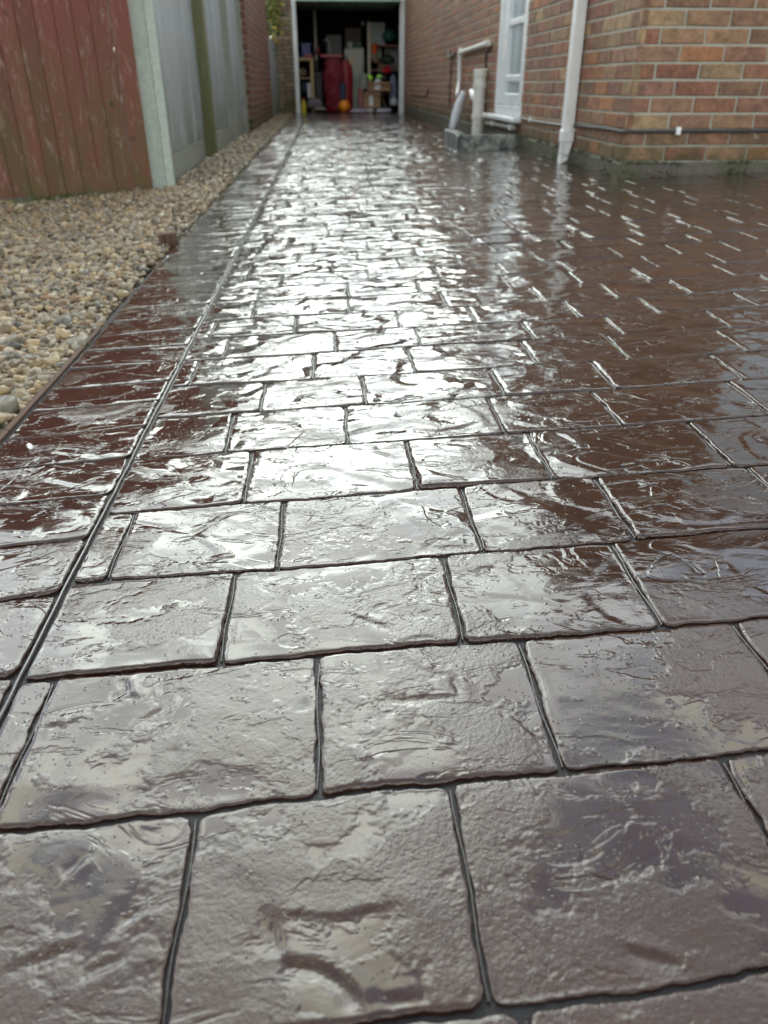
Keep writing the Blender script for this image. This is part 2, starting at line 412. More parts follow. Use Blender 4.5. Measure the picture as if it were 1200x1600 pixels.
# imprinted creases: width mm, depth mm, polyline on the ground
CREASES = [(3, 1.6, [(-0.0484, 0.3145), (-0.0476, 0.2834)]), (2.5, 1.2, [(-0.0484, 0.3145), (-0.0165, 0.3094), (0.0047, 0.3106), (0.0328, 0.3153)]), (4, 2, [(-0.0476, 0.2834), (-0.0206, 0.2775), (-0.0031, 0.2632), (0.0052, 0.2489)]), (4, 1.4, [(0.014, 0.2561), (0.0407, 0.252)]), (3.5, 2.4, [(0.1014, 0.5379), (0.1043, 0.522), (0.1058, 0.5092)]), (2.2, 1, [(0.0524, 0.5724), (0.0743, 0.547), (0.1012, 0.537)]), (2.5, 1, [(0.0414, 0.5102), (0.1056, 0.5084)]), (3, 2, [(-0.2051, 0.5675), (-0.1989, 0.545), (-0.2107, 0.5312)]), (2.5, 1.4, [(-0.1989, 0.545), (-0.1839, 0.5285)]), (3.5, 1.8, [(0.1695, 0.2752), (0.1834, 0.2683), (0.2041, 0.2593)]), (2.5, 1.5, [(0.0048, 0.6412), (0.0306, 0.6253), (0.0521, 0.6071)]), (2.5, 1.8, [(0.1142, 0.7063), (0.0942, 0.6959), (0.0908, 0.6729), (0.1174, 0.6546)]), (3.5, 1.6, [(-0.1359, 0.3434), (-0.1431, 0.3253), (-0.1551, 0.313)]), (4, 1.8, [(-0.143, 0.2959), (-0.1575, 0.2895), (-0.1711, 0.2812)]), (2.5, 1.3, [(-0.2215, 0.2919), (-0.1816, 0.3047), (-0.1738, 0.3057)]), (2, 1.2, [(-0.0309, 0.8647), (-0.0371, 0.8421), (-0.0586, 0.8319)]), (2.2, 1.2, [(0.1414, 0.7045), (0.1726, 0.7086), (0.1864, 0.6979)]), (2, 1.2, [(-0.1425, 0.4753), (-0.1392, 0.4589)]), (2.5, 1.2, [(-0.1493, 0.4399), (-0.1621, 0.4161)]), (2, 1.2, [(-0.1882, 0.3761), (-0.2019, 0.3528)]), (4, 2, [(0.114, 1.1189), (0.1577, 1.0998), (0.1994, 1.1066), (0.233, 1.1228)]), (2.5, 1.4, [(0.0408, 0.5833), (0.0797, 0.5939), (0.1039, 0.5843)]), (2, 1, [(-0.1853, 0.501), (-0.1584, 0.5202)]), (2.5, 1.4, [(-0.1807, 0.8233), (-0.1499, 0.8627)]), (2, 1.2, [(-0.2655, 0.5038), (-0.2293, 0.5116)]), (2.5, 1.3, [(-0.2342, 0.9998), (-0.1888, 0.9876)]), (2.5, 1.5, [(0.0582, 0.506), (0.0342, 0.4887)])]
def crease_z(X, Y):
    z = 0 * X
    bx0, bx1, by0, by1 = X.min() - .01, X.max() + .01, Y.min() - .01, Y.max() + .01
    for w_, d_, P in CREASES:
        if not any(bx0 < p[0] < bx1 and by0 < p[1] < by1 for p in P): continue
        best = np.full(X.shape, 9.); L_ = 0; par_ = np.zeros(X.shape); sg = np.zeros(X.shape)
        wx = X + .0012 * noise2(X * 60, Y * 60, 51); wy = Y + .0012 * noise2(X * 60 + 7, Y * 60, 52)
        tot = sum(math.dist(P[i], P[i + 1]) for i in range(len(P) - 1))
        for (ax, ay), (cx_, cy_) in zip(P[:-1], P[1:]):
            l = math.dist((ax, ay), (cx_, cy_)); dx, dy = (cx_ - ax) / l, (cy_ - ay) / l
            t = np.clip((wx - ax) * dx + (wy - ay) * dy, 0, l)
            ex, ey = wx - ax - dx * t, wy - ay - dy * t; d = np.hypot(ex, ey)
            m = d < best; best = np.where(m, d, best); par_ = np.where(m, L_ + t, par_); sg = np.where(m, dx * ey - dy * ex, sg); L_ += l
        f = np.clip(par_ / .008, .25, 1) * np.clip((tot - par_) / .008, .25, 1)
        z = z - f * d_ * .001 * np.exp(-(best / (w_ * .0006)) ** 2)
        z = z + f * d_ * .0005 * np.exp(-(best / .011) ** 2) * np.tanh(sg / .0012)
    return z
def edge_dist(U, W, a, b): return np.minimum(np.minimum(U, 1 - U) * a, np.minimum(W, 1 - W) * b)
def stone_arrays(x0n, x1n, x0f, x1f, yn, yf, step, seed, gap=.0020, yslope=None):
    """quad: near edge y=yn(x), far edge y=yf(x); returns V, T in world space"""
    a = (x1n - x0n) - 2 * gap; b = float(yf((x0n + x1n) / 2) - yn((x0n + x1n) / 2)) - 2 * gap
    rim = np.array([0, .0004, .0011, .0022])
    def par(l):
        k = max(1, int(round((l - .0044) / step)))
        return np.concatenate([rim[:-1] / l, np.linspace(.0022 / l, 1 - .0022 / l, k + 1), 1 - rim[:-1][::-1] / l])
    u = par(a); v = par(b); U, W = np.meshgrid(u, v)
    X = (x0n + gap + U * a) * (1 - W) + (x0f + gap + U * (x1f - x0f - 2 * gap)) * W
    Y = (yn(X) + gap) * (1 - W) + (yf(X) - gap) * W
    # rounded corners
    dX = np.minimum(U, 1 - U) * a; dY = np.minimum(W, 1 - W) * b; R = .005 + .007 * ((seed * 37) % 10) / 10
    k = np.clip(1 - dX / R, 0, 1) * np.clip(1 - dY / R, 0, 1)
    sx = np.sign(.5 - U); sy = np.sign(.5 - W)
    X = X + sx * k * R * .3; Y = Y + sy * k * R * .3
    e = np.clip(1 - np.minimum(dX, dY) / .03, 0, 1)
    X = X + e * .0022 * fbm(X * 26, Y * 26, 3, 2); Y = Y + e * .0024 * fbm(X * 22 + 40, Y * 22, 5, 3); e2 = np.clip(1 - np.minimum(dX, dY) / .012, 0, 1); X = X + e2 * .0011 * noise2(X * 120, Y * 120, 6); Y = Y + e2 * .0013 * noise2(X * 110 + 9, Y * 110, 7)
    d = np.minimum(dX, dY)
    t = np.clip(d / .0022, 0, 1)
    z = -.0047 + .0047 * np.sqrt(1 - (1 - t) ** 2.2)
    r = np.random.default_rng(seed)
    tx, ty = r.normal(0, .009, 2)
    cx = (x0n + x1n) / 2; cy = float(yn(cx) + yf(cx)) / 2
    z = z + t * (tx * (X - cx) + ty * (Y - cy))
    pill = np.clip(d / .03, 0, 1); z = z + .0002 * (pill - 1) * t
    inn = np.clip(d / .012, 0, 1)
    off = seed % 17
    z = z + inn * (.0006 * fbm(X * 7, Y * 9, 21, 2))
    A = float(np.clip((Y.mean() - .4) / .6, .22, 1))
    # slate steps, a few per stone
    st = noise2(X * 6 + off, Y * 6 + X * 2, 31) ; z = z + inn * .0006 * A * np.tanh((st - .12) * 40)
    st = noise2(X * 8 + Y * 4 - off, Y * 9, 33); z = z + inn * .0005 * A * np.tanh((st + .2) * 36)
    if Y.mean() < 1.2: z = z + inn * crease_z(X, Y)
    Z = z + gz(X, Y)
    nx = len(u); ny = len(v)
    idx = np.arange(nx * ny).reshape(ny, nx)
    T = np.stack([idx[:-1, :-1], idx[:-1, 1:], idx[1:, 1:], idx[1:, :-1]], -1).reshape(-1, 4)
    return np.stack([X, Y, Z], -1).reshape(-1, 3), T
def add_stone(name, args, step, seed):
    V, T = stone_arrays(*args, step=step, seed=seed); c = V.mean(0)
    o = ob(name, fastmesh(name, V - c, T), M['slab'], drive, loc=tuple(c)); return o

ROWY = [.0825, .243, .409, .577, .738, .902, 1.068, 1.227, 1.378, 1.535, 1.683, 1.834]
JX = {0: [-.3032, -.114, .081, .30, .52], 1: [-.3032, -.271, -.023, .172, .39, .6], 2: [-.3032, -.118, .120, .320, .53, .75],
      3: [-.3032, -.264, -.071, .167, .352, .57, .79], 4: [-.3032, -.124, .110, .297, .552, .75],
      5: [-.3032, -.168, .019, .265, .450, .697, .89], 6: [-.3032, -.125, .056, .298, .495, .733, .93],
      7: [-.3032, -.269, -.038, .156, .394, .576, .813, 1.0], 8: [-.3032, -.224, .007, .186, .427, .620, .856, 1.05],
      9: [-.3032, -.271, -.083, .155, .331, .567, .755, .992]}
random.seed(5)
while ROWY[-1] < GARY + .05: ROWY.append(ROWY[-1] + random.choice([.146, .152, .155, .158, .162]))
ROWY = [ROWY[0] - .33, ROWY[0] - .165] + ROWY
JX = {k + 3: v for k, v in JX.items()}
def rowline(i):
    y0 = ROWY[i]; s = .028 if i < 12 else .022; ph = i * 1.7
    return lambda x: y0 + s * np.asarray(x) * max(0., min(1, (16 - y0) / 8)) + .0022 * np.sin(np.asarray(x) * 7 + ph) + .0015 * np.sin(np.asarray(x) * 17 + ph * 3)
stones = []; beads = []
for i in range(len(ROWY) - 1):
    y0 = ROWY[i]
    xmax = 6.6 if y0 < CORY - .14 else WALLX - .006
    xs = list(JX.get(i, [-.3032, -.30 + random.choice([.06, .11, .16, .2])]))
    while xs[-1] < xmax - .1: xs.append(xs[-1] + random.choice([.185, .19, .2, .235, .24, .25]))
    if xmax < 2: xs[-1] = xmax
    if xmax < 2 and xs[-1] - xs[-2] < .05: xs.pop(-2)
    yn, yf = rowline(i), rowline(i + 1)
    for k in range(len(xs) - 1):
        stones.append((i, xs[k], xs[k + 1], yn, yf))
        if k: beads.append((xs[k], yn, yf))
def visible(x0, x1, y):          # roughly inside the frame
    if y < .16: return False
    return x0 < .14 + .60 * y + .12
def apparent(s):
    y = float(s[3](s[1])) + .08; x0, x1 = s[1], s[2]
    return (1e9 if not visible(x0, x1, y) else 0) + y + (.02 * x0)
stones.sort(key=apparent)
VV = []; TT = []; nV = 0
for n, (i, x0, x1, yn, yf) in enumerate(stones):
    yc = float(yn((x0 + x1) / 2)); jl = random.uniform(-.003, .003)
    vis = visible(x0, x1, yc + .08)
    step = .0030 if (vis and yc < .75) else .0045 if (vis and yc < 1.1) else .008 if (vis and yc < 2.2) else .02 if (vis and yc < 5.5) else .05
    args = (x0, x1, x0 + jl * 0, x1 + jl * 0, yn, yf)
    if n < 296: add_stone('paving_stone', args, step, n + 1)
    else:
        V, T = stone_arrays(*args, step=step, seed=n + 1); VV.append(V); TT.append(T + nV); nV += len(V)
me = fastmesh('paving_stones_beyond', np.concatenate(VV), np.concatenate(TT))
tag(ob('paving_stones_beyond', me, M['slab'], drive), kind='stuff')
# border bricks
BY = [.10, .218, .336, .454, .577, .712, .830, .948, 1.067, 1.184, 1.302, 1.410, 1.526, 1.640]
while BY[-1] < GARY: BY.append(BY[-1] + random.uniform(.112, .124))
def edge_x(y): return -.528 - .02 * np.clip((y - 1.6) / 1.5, 0, 1)
for k in range(len(BY) - 1):
    a, b_ = BY[k], BY[k + 1]
    f0 = (lambda a: (lambda x: a + .10 * (np.asarray(x) + .316)))(a); f1 = (lambda a: (lambda x: a + .10 * (np.asarray(x) + .316)))(b_)
    xl = edge_x(a); step = .0045 if a < 1.6 else .009 if a < 2.6 else .025
    add_stone('border_brick', (xl, -.3092, xl, -.3092, f0, f1), step, 5000 + k)
# rounded beads of joint that stand in the lengthwise grooves
def bead_strip(pts, r, lift):
    V = []; n = len(pts)
    for x, y in pts:
        z = G(x, y) - .0044
        for a in np.linspace(0, math.pi, 6): V.append((x + r * math.cos(a), y, z + lift * math.sin(a)))
    T = [(i * 6 + k, (i + 1) * 6 + k, (i + 1) * 6 + k + 1, i * 6 + k + 1) for i in range(n - 1) for k in range(5)]
    return np.array(V), np.array(T)[:, ::-1]
VV = []; TT = []; nV = 0
for x, yn, yf in beads:
    y0, y1 = float(yn(x)), float(yf(x))
    if not visible(x, x, y0 + .1) or y0 > 9: continue
    m = 10 if y0 < 2 else 4
    pts = [(x + .0012 * math.sin(t * 9 + x * 40) , y0 + (y1 - y0) * t) for t in np.linspace(.04, .96, m)]
    V, T = bead_strip(pts, .0010, .0027); VV.append(V); TT.append(T + nV); nV += len(V)
ys = np.concatenate([np.arange(-.1, 4, .012), np.arange(4, GARY - .1, .08)])
pts = [(-.3062 + .0014 * float(fbm(np.array(y * 14.), np.array(3.3), 9, 3)), y) for y in ys]
V, T = bead_strip(pts, .0023, .0056); VV.append(V); TT.append(T + nV); nV += len(V)
tag(ob('joint_bead', fastmesh('joint_bead', np.concatenate(VV), np.concatenate(TT)), M['bead'], drive), kind='stuff')

# ------------------------------------------------------------------ gravel
def icos(sub):
    import bmesh
    bm = bmesh.new(); bmesh.ops.create_icosphere(bm, subdivisions=sub, radius=1)
    V = np.array([v.co[:] for v in bm.verts]); T = np.array([[v.index for v in f.verts] for f in bm.faces]); bm.free(); return V, T
def fence_x(y):                       # outer edge of the gravel strip
    return np.where(y < 4.62, -3.2 + 0 * y, -.90)
def gravel():
    r = np.random.default_rng(3); VV = []; TT = []; CC = []; n0 = 0
    pal = np.array([(.46, .38, .25), (.52, .46, .36), (.34, .27, .18), (.40, .38, .33), (.22, .20, .175), (.60, .57, .50), (.38, .25, .15), (.28, .29, .30), (.44, .36, .22), (.50, .36, .22)])
    pw = np.array([.2, .18, .1, .14, .09, .08, .06, .05, .07, .03])
    def batch(xlo, xhi, ylo, yhi, density, smin, smax, sub, layers=2):
        nonlocal n0
        SV, ST = icos(sub)
        for ly in range(layers):
            n = int((xhi - xlo) * (yhi - ylo) * density)
            x = r.uniform(xlo, xhi, n); y = r.uniform(ylo, yhi, n)
            lim = edge_x(y) - .022 + .010 * noise2(y * 9, y * 0 + 1, 4)
            ok = (x < lim) & (x > fence_x(y))
            ok &= ~((x < -.95) & (y > 4.72 + .60 * (x + .95)))                # behind the red fence
            ok &= ~((x < -1.0 * (y + .1) * .56 - .1 ) & (y < 4))              # left of the frame
            x = x[ok]; y = y[ok]; lim = lim[ok]; n = len(x)
            s = .76 * r.uniform(smin, smax, n) * np.exp(r.normal(0, .22, n)) * np.where(r.random(n) < .12, 1.5, 1)
            a = r.uniform(0, 6.28, n); ax = r.uniform(.8, 1.35, n); ay = r.uniform(.65, 1., n); az = r.uniform(.42, .75, n)
            ti = r.normal(0, .35, n); tj = r.normal(0, .35, n)
            P = SV[None] * np.stack([s * ax, s * ay, s * az], -1)[:, None]
            wob = 1 + .24 * np.sin(SV[None, :, 0] * 3 + a[:, None] * 3) * np.cos(SV[None, :, 1] * 3.3 + a[:, None] * 7) + .12 * np.sin(SV[None, :, 2] * 6 + a[:, None] * 11)
            P = P * wob[..., None]
            px = P[..., 0]; py = P[..., 1]; pz = P[..., 2]
            py, pz = py * np.cos(ti)[:, None] - pz * np.sin(ti)[:, None], py * np.sin(ti)[:, None] + pz * np.cos(ti)[:, None]
            px, pz = px * np.cos(tj)[:, None] - pz * np.sin(tj)[:, None], px * np.sin(tj)[:, None] + pz * np.cos(tj)[:, None]
            px, py = px * np.cos(a)[:, None] - py * np.sin(a)[:, None], px * np.sin(a)[:, None] + py * np.cos(a)[:, None]
            mound = .006 * fbm(x * 4, y * 4, 77, 2) + np.clip((lim - x) * .16, 0, .014)
            z0 = gz(x, y) - .022 + mound + ly * .0065 + s * .4
            P = np.stack([px + x[:, None], py + y[:, None], pz + z0[:, None]], -1)
            VV.append(P.reshape(-1, 3)); m = len(SV)
            TT.append((ST[None] + (np.arange(n) * m)[:, None, None] + n0).reshape(-1, 3)); n0 += n * m
            c = pal[r.choice(len(pal), n, p=pw / pw.sum())] * np.array([.86, .80, .68]) * r.uniform(.38, 1.15, (n, 1))
            CC.append(np.repeat(c, m, 0))
    batch(-1.25, -.5, .85, 1.9, 4300, .008, .0165, 2, 3)
    batch(-2.2, -.5, 1.9, 3.3, 3800, .008, .014, 1, 3)
    batch(-2.9, -.5, 3.3, 4.8, 3000, .008, .014, 1, 2)
    batch(-.92, -.5, 4.8, 9.0, 1800, .010, .015, 1, 2)
    batch(-.92, -.5, 9.0, 16.5, 900, .013, .018, 1, 2)
    return np.concatenate(VV), np.concatenate(TT), np.concatenate(CC)
V, T, C = gravel()
m, t, b = newmat('gravel'); p = pos(t)
c = N(t, 'ShaderNodeVertexColor', layer_name='tint').outputs['Color']
n = nz(t, p, 120., 4., .6)
c = mix(t, .55, c, mix(t, n, (.45, .43, .40), (1.5, 1.5, 1.5)), 'MULTIPLY')
L(t, c, b.inputs['Base Color']); b.inputs['Roughness'].default_value = .38
bump(t, mth(t, 'MULTIPLY', n, .0015), b); M['gravel'] = m
tag(ob('gravel', fastmesh('gravel', V, T, True, C), M['gravel']), 'tan and grey pea gravel between fence and driveway', 'gravel', kind='stuff')
# soil under the gravel
ys = np.linspace(.2, 16.5, 60); V = []; 
for y in ys:
    for x in (-3.4, -2.2, -1.4, -.9, -.55): V.append((x, y, G(x, y) - .021))
F = [(j * 5 + i, j * 5 + i + 1, (j + 1) * 5 + i + 1, (j + 1) * 5 + i) for j in range(59) for i in range(4)]
tag(ob('soil_bed', mesh('soil_bed', V, F, True), M['soil']), kind='structure')
# thin timber edging along the gravel
mb = MB()
for y in np.arange(.6, 1.7, .3):
    V = []
    for yy in (y, y + .298):
        x = float(edge_x(yy)) - .006; z = G(x, yy)
        V += [(x - .009, yy, z - .03), (x, yy, z - .03), (x, yy, z + .001), (x - .009, yy, z + .002)]
    mb.add(V, [(0, 1, 2, 3), (7, 6, 5, 4), (0, 4, 5, 1), (1, 5, 6, 2), (2, 6, 7, 3), (3, 7, 4, 0)])
M['edging'] = simple('edging_timber', (.10, .055, .035), .7, .4, 40., bmp=.002)
tag(mb.build('edging_board', M['edging']), 'thin brown timber edging board between gravel and border bricks', 'edging')
# short brown peg at the gravel edge
pg = thing('wooden_peg', 'short sawn brown timber peg standing in gravel beside the driveway edge', 'peg', (-.575, 2.92, G(-.57, 2.9) - .01))
for dx in (-.021, .001, .020):
    MB().box(-.0095, .0095, -.016, .016, 0, .043 + dx * .1, .002).build('timber_strip', M['edging'], pg, loc=(dx, 0, 0))
# dark slate chip
tag(MB().prism([(-.03, -.01), (0, -.016), (.035, -.004), (.03, .012), (-.01, .014)], 0, .008).build('slate_chip', simple('slate', (.07, .075, .09), .45, .2, 40.), loc=(-1.02, 2.28, G(-1.02, 2.28) + .006)), 'flat dark slate chip lying on the gravel', 'stone')

# ------------------------------------------------------------------ bricks
PAL = [(.29, .125, .07), (.25, .115, .075), (.27, .15, .095), (.30, .19, .105), (.36, .27, .15), (.24, .14, .09), (.28, .145, .11), (.38, .165, .065), (.20, .095, .065), (.30, .19, .11), (.24, .15, .095), (.31, .12, .075)]
PAL = [tuple(m_ + (q_ - m_) * .62 for q_, m_ in zip(c_, (.268, .155, .108))) for c_ in PAL]
brick_cache = {}
def brick_mesh(l, h=.065, dpt=.03, var=0):
    """face towards -Y, centred; front ring chamfered and slightly uneven"""
    key = (round(l, 3), round(h, 3), var)
    if key in brick_cache: return brick_cache[key]
    r = random.Random(hash(key) & 0xffff); a = l / 2; b = h / 2; c = .004
    j = lambda s=.0022: r.uniform(-s, s)
    V = [(-a + c + j(), j(.0008), -b + c + j()), (a - c + j(), j(.0008), -b + c + j()), (a - c + j(), j(.0008), b - c + j()), (-a + c + j(), j(.0008), b - c + j()),
         (-a + j(), c, -b + j()), (a + j(), c, -b + j()), (a + j(), c, b + j()), (-a + j(), c, b + j()),
         (-a, dpt, -b), (a, dpt, -b), (a, dpt, b), (-a, dpt, b)]
    F = [(0, 1, 2, 3)] + [(4 + i, 4 + (i + 1) % 4, (i + 1) % 4, i) for i in range(4)] + [(8 + i, 8 + (i + 1) % 4, 4 + (i + 1) % 4, 4 + i) for i in range(4)]
    me = mesh('brick', V, F); me.materials.append(M['brick']); brick_cache[key] = me; return me
def brick_wall(parent, origin, ang, length, z0, z1, holes=(), limit=0, rank=None, pal=PAL, corner_half=False, seed=0, tintmul=1.0):
    """wall face starting at origin, running along direction ang; face normal is to the right of it... bricks face local -Y"""
    r = random.Random(seed); out = []
    ca, sa = math.cos(ang), math.sin(ang); k = 0; z = z0
    while z + .065 <= z1 + .02:
        x = 0 if k % 2 == 0 else (-.1125 if not corner_half else 0)
        first = True
        while x < length - .02:
            l = .215
            if corner_half and first and k % 2: l = .1025
            a0, a1 = max(x, 0.), min(x + l, length)
            segs = [(a0, a1)]
            for hx0, hx1, hz0, hz1 in holes:
                if z + .065 > hz0 and z < hz1:
                    ns = []
                    for s0, s1 in segs:
                        if s1 <= hx0 or s0 >= hx1: ns.append((s0, s1)); continue
                        if s0 < hx0: ns.append((s0, hx0))
                        if s1 > hx1: ns.append((hx1, s1))
                    segs = ns
            for s0, s1 in segs:
                if s1 - s0 < .02: continue
                out.append(((s0 + s1) / 2, z + .0325, s1 - s0, r.choice(pal), r.uniform(.8, 1.15), r.uniform(-.0015, .002), r.randrange(3)))
            x += l + .01; first = False
        z += .075; k += 1
    if rank: out.sort(key=rank)
    VV = []; FF = []; CC = []
    for n, (u, zc, l, c, mul, pr, var) in enumerate(out):
        px = origin[0] + ca * u; py = origin[1] + sa * u; nx, ny = sa, -ca      # outward normal
        col = tuple(q * mul * tintmul for q in c)
        l = round(l / .005) * .005
        me = brick_mesh(l, .065, .03, var)
        if n < limit:
            o = ob('brick', me, None, parent, loc=(px + nx * (.005 + pr), py + ny * (.005 + pr), zc), rot=(0, 0, ang)); o.color = (*col, 1)
        else:
            n0 = len(VV)
            for v in me.vertices:
                q = v.co; VV.append((px + nx * (.005 + pr - q.y) + ca * q.x, py + ny * (.005 + pr - q.y) + sa * q.x, zc + q.z)); CC.append(col)
            FF += [tuple(i + n0 for i in f.vertices) for f in me.polygons]
    if VV:
        o = ob('bricks_beyond', mesh('bricks_beyond', VV, FF, False, CC), M['brick_mass'], parent); tag(o, kind='stuff')

# ------------------------------------------------------------------ house
EAVE = 2.42
house = thing('brick_house', 'single storey brown brick house on the right of the wet driveway', 'house', (WALLX, CORY, 0))
house.location = (0, 0, 0)
DY0, DY1, DZ0 = 6.72, 7.78, .255          # side door opening on the long wall
WX0, WX1, WZ0, WZ1 = 2.34, 4.3, .95, 2.15  # front window
mb = MB()                                   # core with openings, its face is the mortar
T_ = .10
x0 = WALLX
mb.box(x0, x0 + T_, CORY, DY0, -.1, EAVE).box(x0, x0 + T_, DY1, GARY - .002, -.1, EAVE).box(x0, x0 + T_, DY0, DY1, -.1, DZ0 - .03).box(x0, x0 + T_, DY0, DY1, 2.3, EAVE)
mb.box(x0 + T_, WX0, CORY, CORY + T_, -.1, EAVE).box(WX1, 7.2, CORY, CORY + T_, -.1, EAVE).box(WX0, WX1, CORY, CORY + T_, -.1, WZ0 - .03).box(WX0, WX1, CORY, CORY + T_, WZ1, EAVE)
mb.box(7.1, 7.2, CORY + T_, GARY, -.1, EAVE).box(x0 + T_, 7.1, GARY - .1, GARY, -.1, EAVE)
mb.build('wall', M['mortar'], house)
BZ = .130
# long wall: runs from garage towards the corner so that bricks face -X
def rk_long(b): y = GARY - b[0]; return (y if b[1] < .55 + .072 * y + .1 else 100 + y)
brick_wall(house, (WALLX, GARY, 0), -math.pi / 2, GARY - CORY + .008, BZ, EAVE, holes=[(GARY - DY1, GARY - DY0, DZ0 - .05, 2.3)], limit=218, rank=rk_long, seed=3)
def rk_front(b): x = WALLX + b[0]; return (x if b[1] < 1.1 else 100 + x)
brick_wall(house, (WALLX - .006, CORY, 0), 0, 7.2 - WALLX, BZ, EAVE, holes=[(WX0 - WALLX + .006, WX1 - WALLX + .006, WZ0, WZ1)], limit=80, rank=rk_front, seed=8)
# rendered plinth at the foot
pl = MB(); pl.box(WALLX - .016, 7.2, CORY - .016, CORY - .001, -.05, .122, .003).box(WALLX - .016, WALLX - .001, CORY - .001, GARY - .01, -.05, .118, .003)
M['plinth'] = brick_mat('plinth_render', True)
def plinth():
    m, t, b = newmat('plinth'); p = pos(t); n = nz(t, p, 14., 6., .7)
    c = mix(t, n, (.03, .026, .020), (.20, .18, .15)); c = mix(t, ramp(t, nz(t, p, 5., 5., .7), [(.45, 0.), (.62, .8)]), c, (.07, .085, .03))
    L(t, c, b.inputs['Base Color']); b.inputs['Roughness'].default_value = .6; bump(t, mth(t, 'MULTIPLY', n, .01), b); return m
M['plinth'] = plinth()
pl.build('plinth', M['plinth'], house)
# roof, soffit, fascia
def hip(x0, x1, y0, y1, z, rise):
    w_ = min(x1 - x0, y1 - y0) / 2
    if x1 - x0 < y1 - y0: a, c = ((x0 + x1) / 2, y0 + w_), ((x0 + x1) / 2, y1 - w_)
    else: a, c = (x0 + w_, (y0 + y1) / 2), (x1 - w_, (y0 + y1) / 2)
    V = [(x0, y0, z), (x1, y0, z), (x1, y1, z), (x0, y1, z), (*a, z + rise), (*c, z + rise)]
    F = [(0, 1, 4), (1, 2, 5, 4), (2, 3, 5), (3, 0, 4, 5), (3, 2, 1, 0)] if x1 - x0 < y1 - y0 else [(0, 1, 5, 4), (1, 2, 5), (2, 3, 4, 5), (3, 0, 4), (3, 2, 1, 0)]
    return V, F
rb = MB(); rb.add(*hip(WALLX - .24, 7.4, CORY - .24, GARY + .2, EAVE + .12, 1.25)); rb.build('roof', M['tile'], house)
MB().box(WALLX - .2, 7.36, CORY - .2, GARY + .16, EAVE + .001, EAVE + .015).build('soffit', M['upvc'], house)
fb = MB(); fb.box(WALLX - .222, 7.38, CORY - .222, CORY - .202, EAVE - .01, EAVE + .118).box(WALLX - .222, WALLX - .202, CORY - .2, GARY + .16, EAVE - .01, EAVE + .118)
fb.build('fascia', M['upvc'], house)
# front window
win = MB(); 
for a in ((WX0, WX0 + .06, WZ0, WZ1), (WX1 - .06, WX1, WZ0, WZ1)): win.box(a[0], a[1], CORY + .02, CORY + .08, a[2], a[3], .003)
for a in ((WX0 + .06, WX1 - .06, WZ0, WZ0 + .06), (WX0 + .06, WX1 - .06, WZ1 - .06, WZ1)): win.box(a[0], a[1], CORY + .02, CORY + .08, a[2], a[3], .003)
mx = (WX0 + WX1) / 2; win.box(mx - .035, mx + .035, CORY + .018, CORY + .082, WZ0 + .06, WZ1 - .06, .003)
fr = win.build('window', M['upvc'], house)
for a, b_ in ((WX0 + .06, mx - .035), (mx + .035, WX1 - .06)): MB().box(a, b_, CORY + .04, CORY + .06, WZ0 + .06, WZ1 - .06).build('pane', M['glass'], fr)
MB().box(WX0 - .04, WX1 + .04, CORY - .05, CORY + .018, WZ0 - .03, WZ0 - .001, .004).build('sill', M['upvc'], fr)
# side door in the long wall
X = WALLX
d = MB()
fw = .075
d.box(X - .006, X + .07, DY0, DY0 + fw, DZ0, 2.3, .004).box(X - .006, X + .07, DY1 - fw, DY1, DZ0, 2.3, .004)
d.box(X - .006, X + .07, DY0 + fw, DY1 - fw, DZ0, DZ0 + .07, .004).box(X - .006, X + .07, DY0 + fw, DY1 - fw, 2.23, 2.3, .004)
door = d.build('door', M['upvc'], house)
s = MB(); a0, a1 = DY0 + fw + .004, DY1 - fw - .20
for q in ((a0, a0 + .075, DZ0 + .075, 2.225), (a1 - .075, a1, DZ0 + .075, 2.225)): s.box(X + .002, X + .055, q[0], q[1], q[2], q[3], .006)
for z0_, z1_ in ((DZ0 + .075, DZ0 + .16), (.50, .55), (.90, .945), (1.5, 1.55), (2.14, 2.225)): s.box(X + .004, X + .053, a0 + .075, a1 - .075, z0_, z1_, .006)
s.build('leaf_frame', M['upvc'], door)
for z0_, z1_ in ((DZ0 + .16, .50), (.55, .90), (.945, 1.5), (1.55, 2.14)): MB().box(X + .022, X + .034, a0 + .075, a1 - .075, z0_, z1_).build('pane', M['glass'], door)
s = MB(); s.box(X + .002, X + .05, a1 + .006, a1 + .045, DZ0 + .075, 2.225, .005).box(X + .002, X + .05, DY1 - fw - .045, DY1 - fw - .004, DZ0 + .075, 2.225, .005).box(X + .014, X + .045, a1 + .045, DY1 - fw - .045, DZ0 + .075, 2.225, .005)
s.build('side_panel', M['upvc'], door)
s = MB(); s.box(X - .075, X + .01, DY0 - .05, DY1 + .22, DZ0 - .042, DZ0 - .004, .008); s.build('sill', M['upvc'], door)

# ---- pipes on the long wall
dpx = thing('downpipe', 'white square rainwater downpipe fixed to the brickwork near the house corner', 'downpipe', (WALLX - .045, 5.22, .035))
q = MB(); q.box(-.036, .030, -.034, .034, .16, EAVE - .02, .006); q.build('pipe', M['pvc'], dpx)
q = MB(); q.box(-.041, .034, -.039, .039, .13, .20, .005); q.build('socket', M['pvc'], dpx)
sh = MB(); V = []
for (yy0, yy1, xx, z) in ((-.034, .034, 0, .13),):
    pass
sh.add([(-.034, -.033, .13), (.03, -.033, .13), (.03, .033, .13), (-.034, .033, .13), (-.037, -.033, .006), (.004, -.033, .03), (.004, .033, .03), (-.037, .033, .006)],
       [(0, 1, 2, 3), (0, 4, 5, 1), (1, 5, 6, 2), (2, 6, 7, 3), (3, 7, 4, 0)]); sh.build('shoe', M['pvc'], dpx)
q = MB(); q.box(-.04, .046, -.06, .06, 1.45, 1.49, .004); q.build('bracket', M['pvc'], dpx)
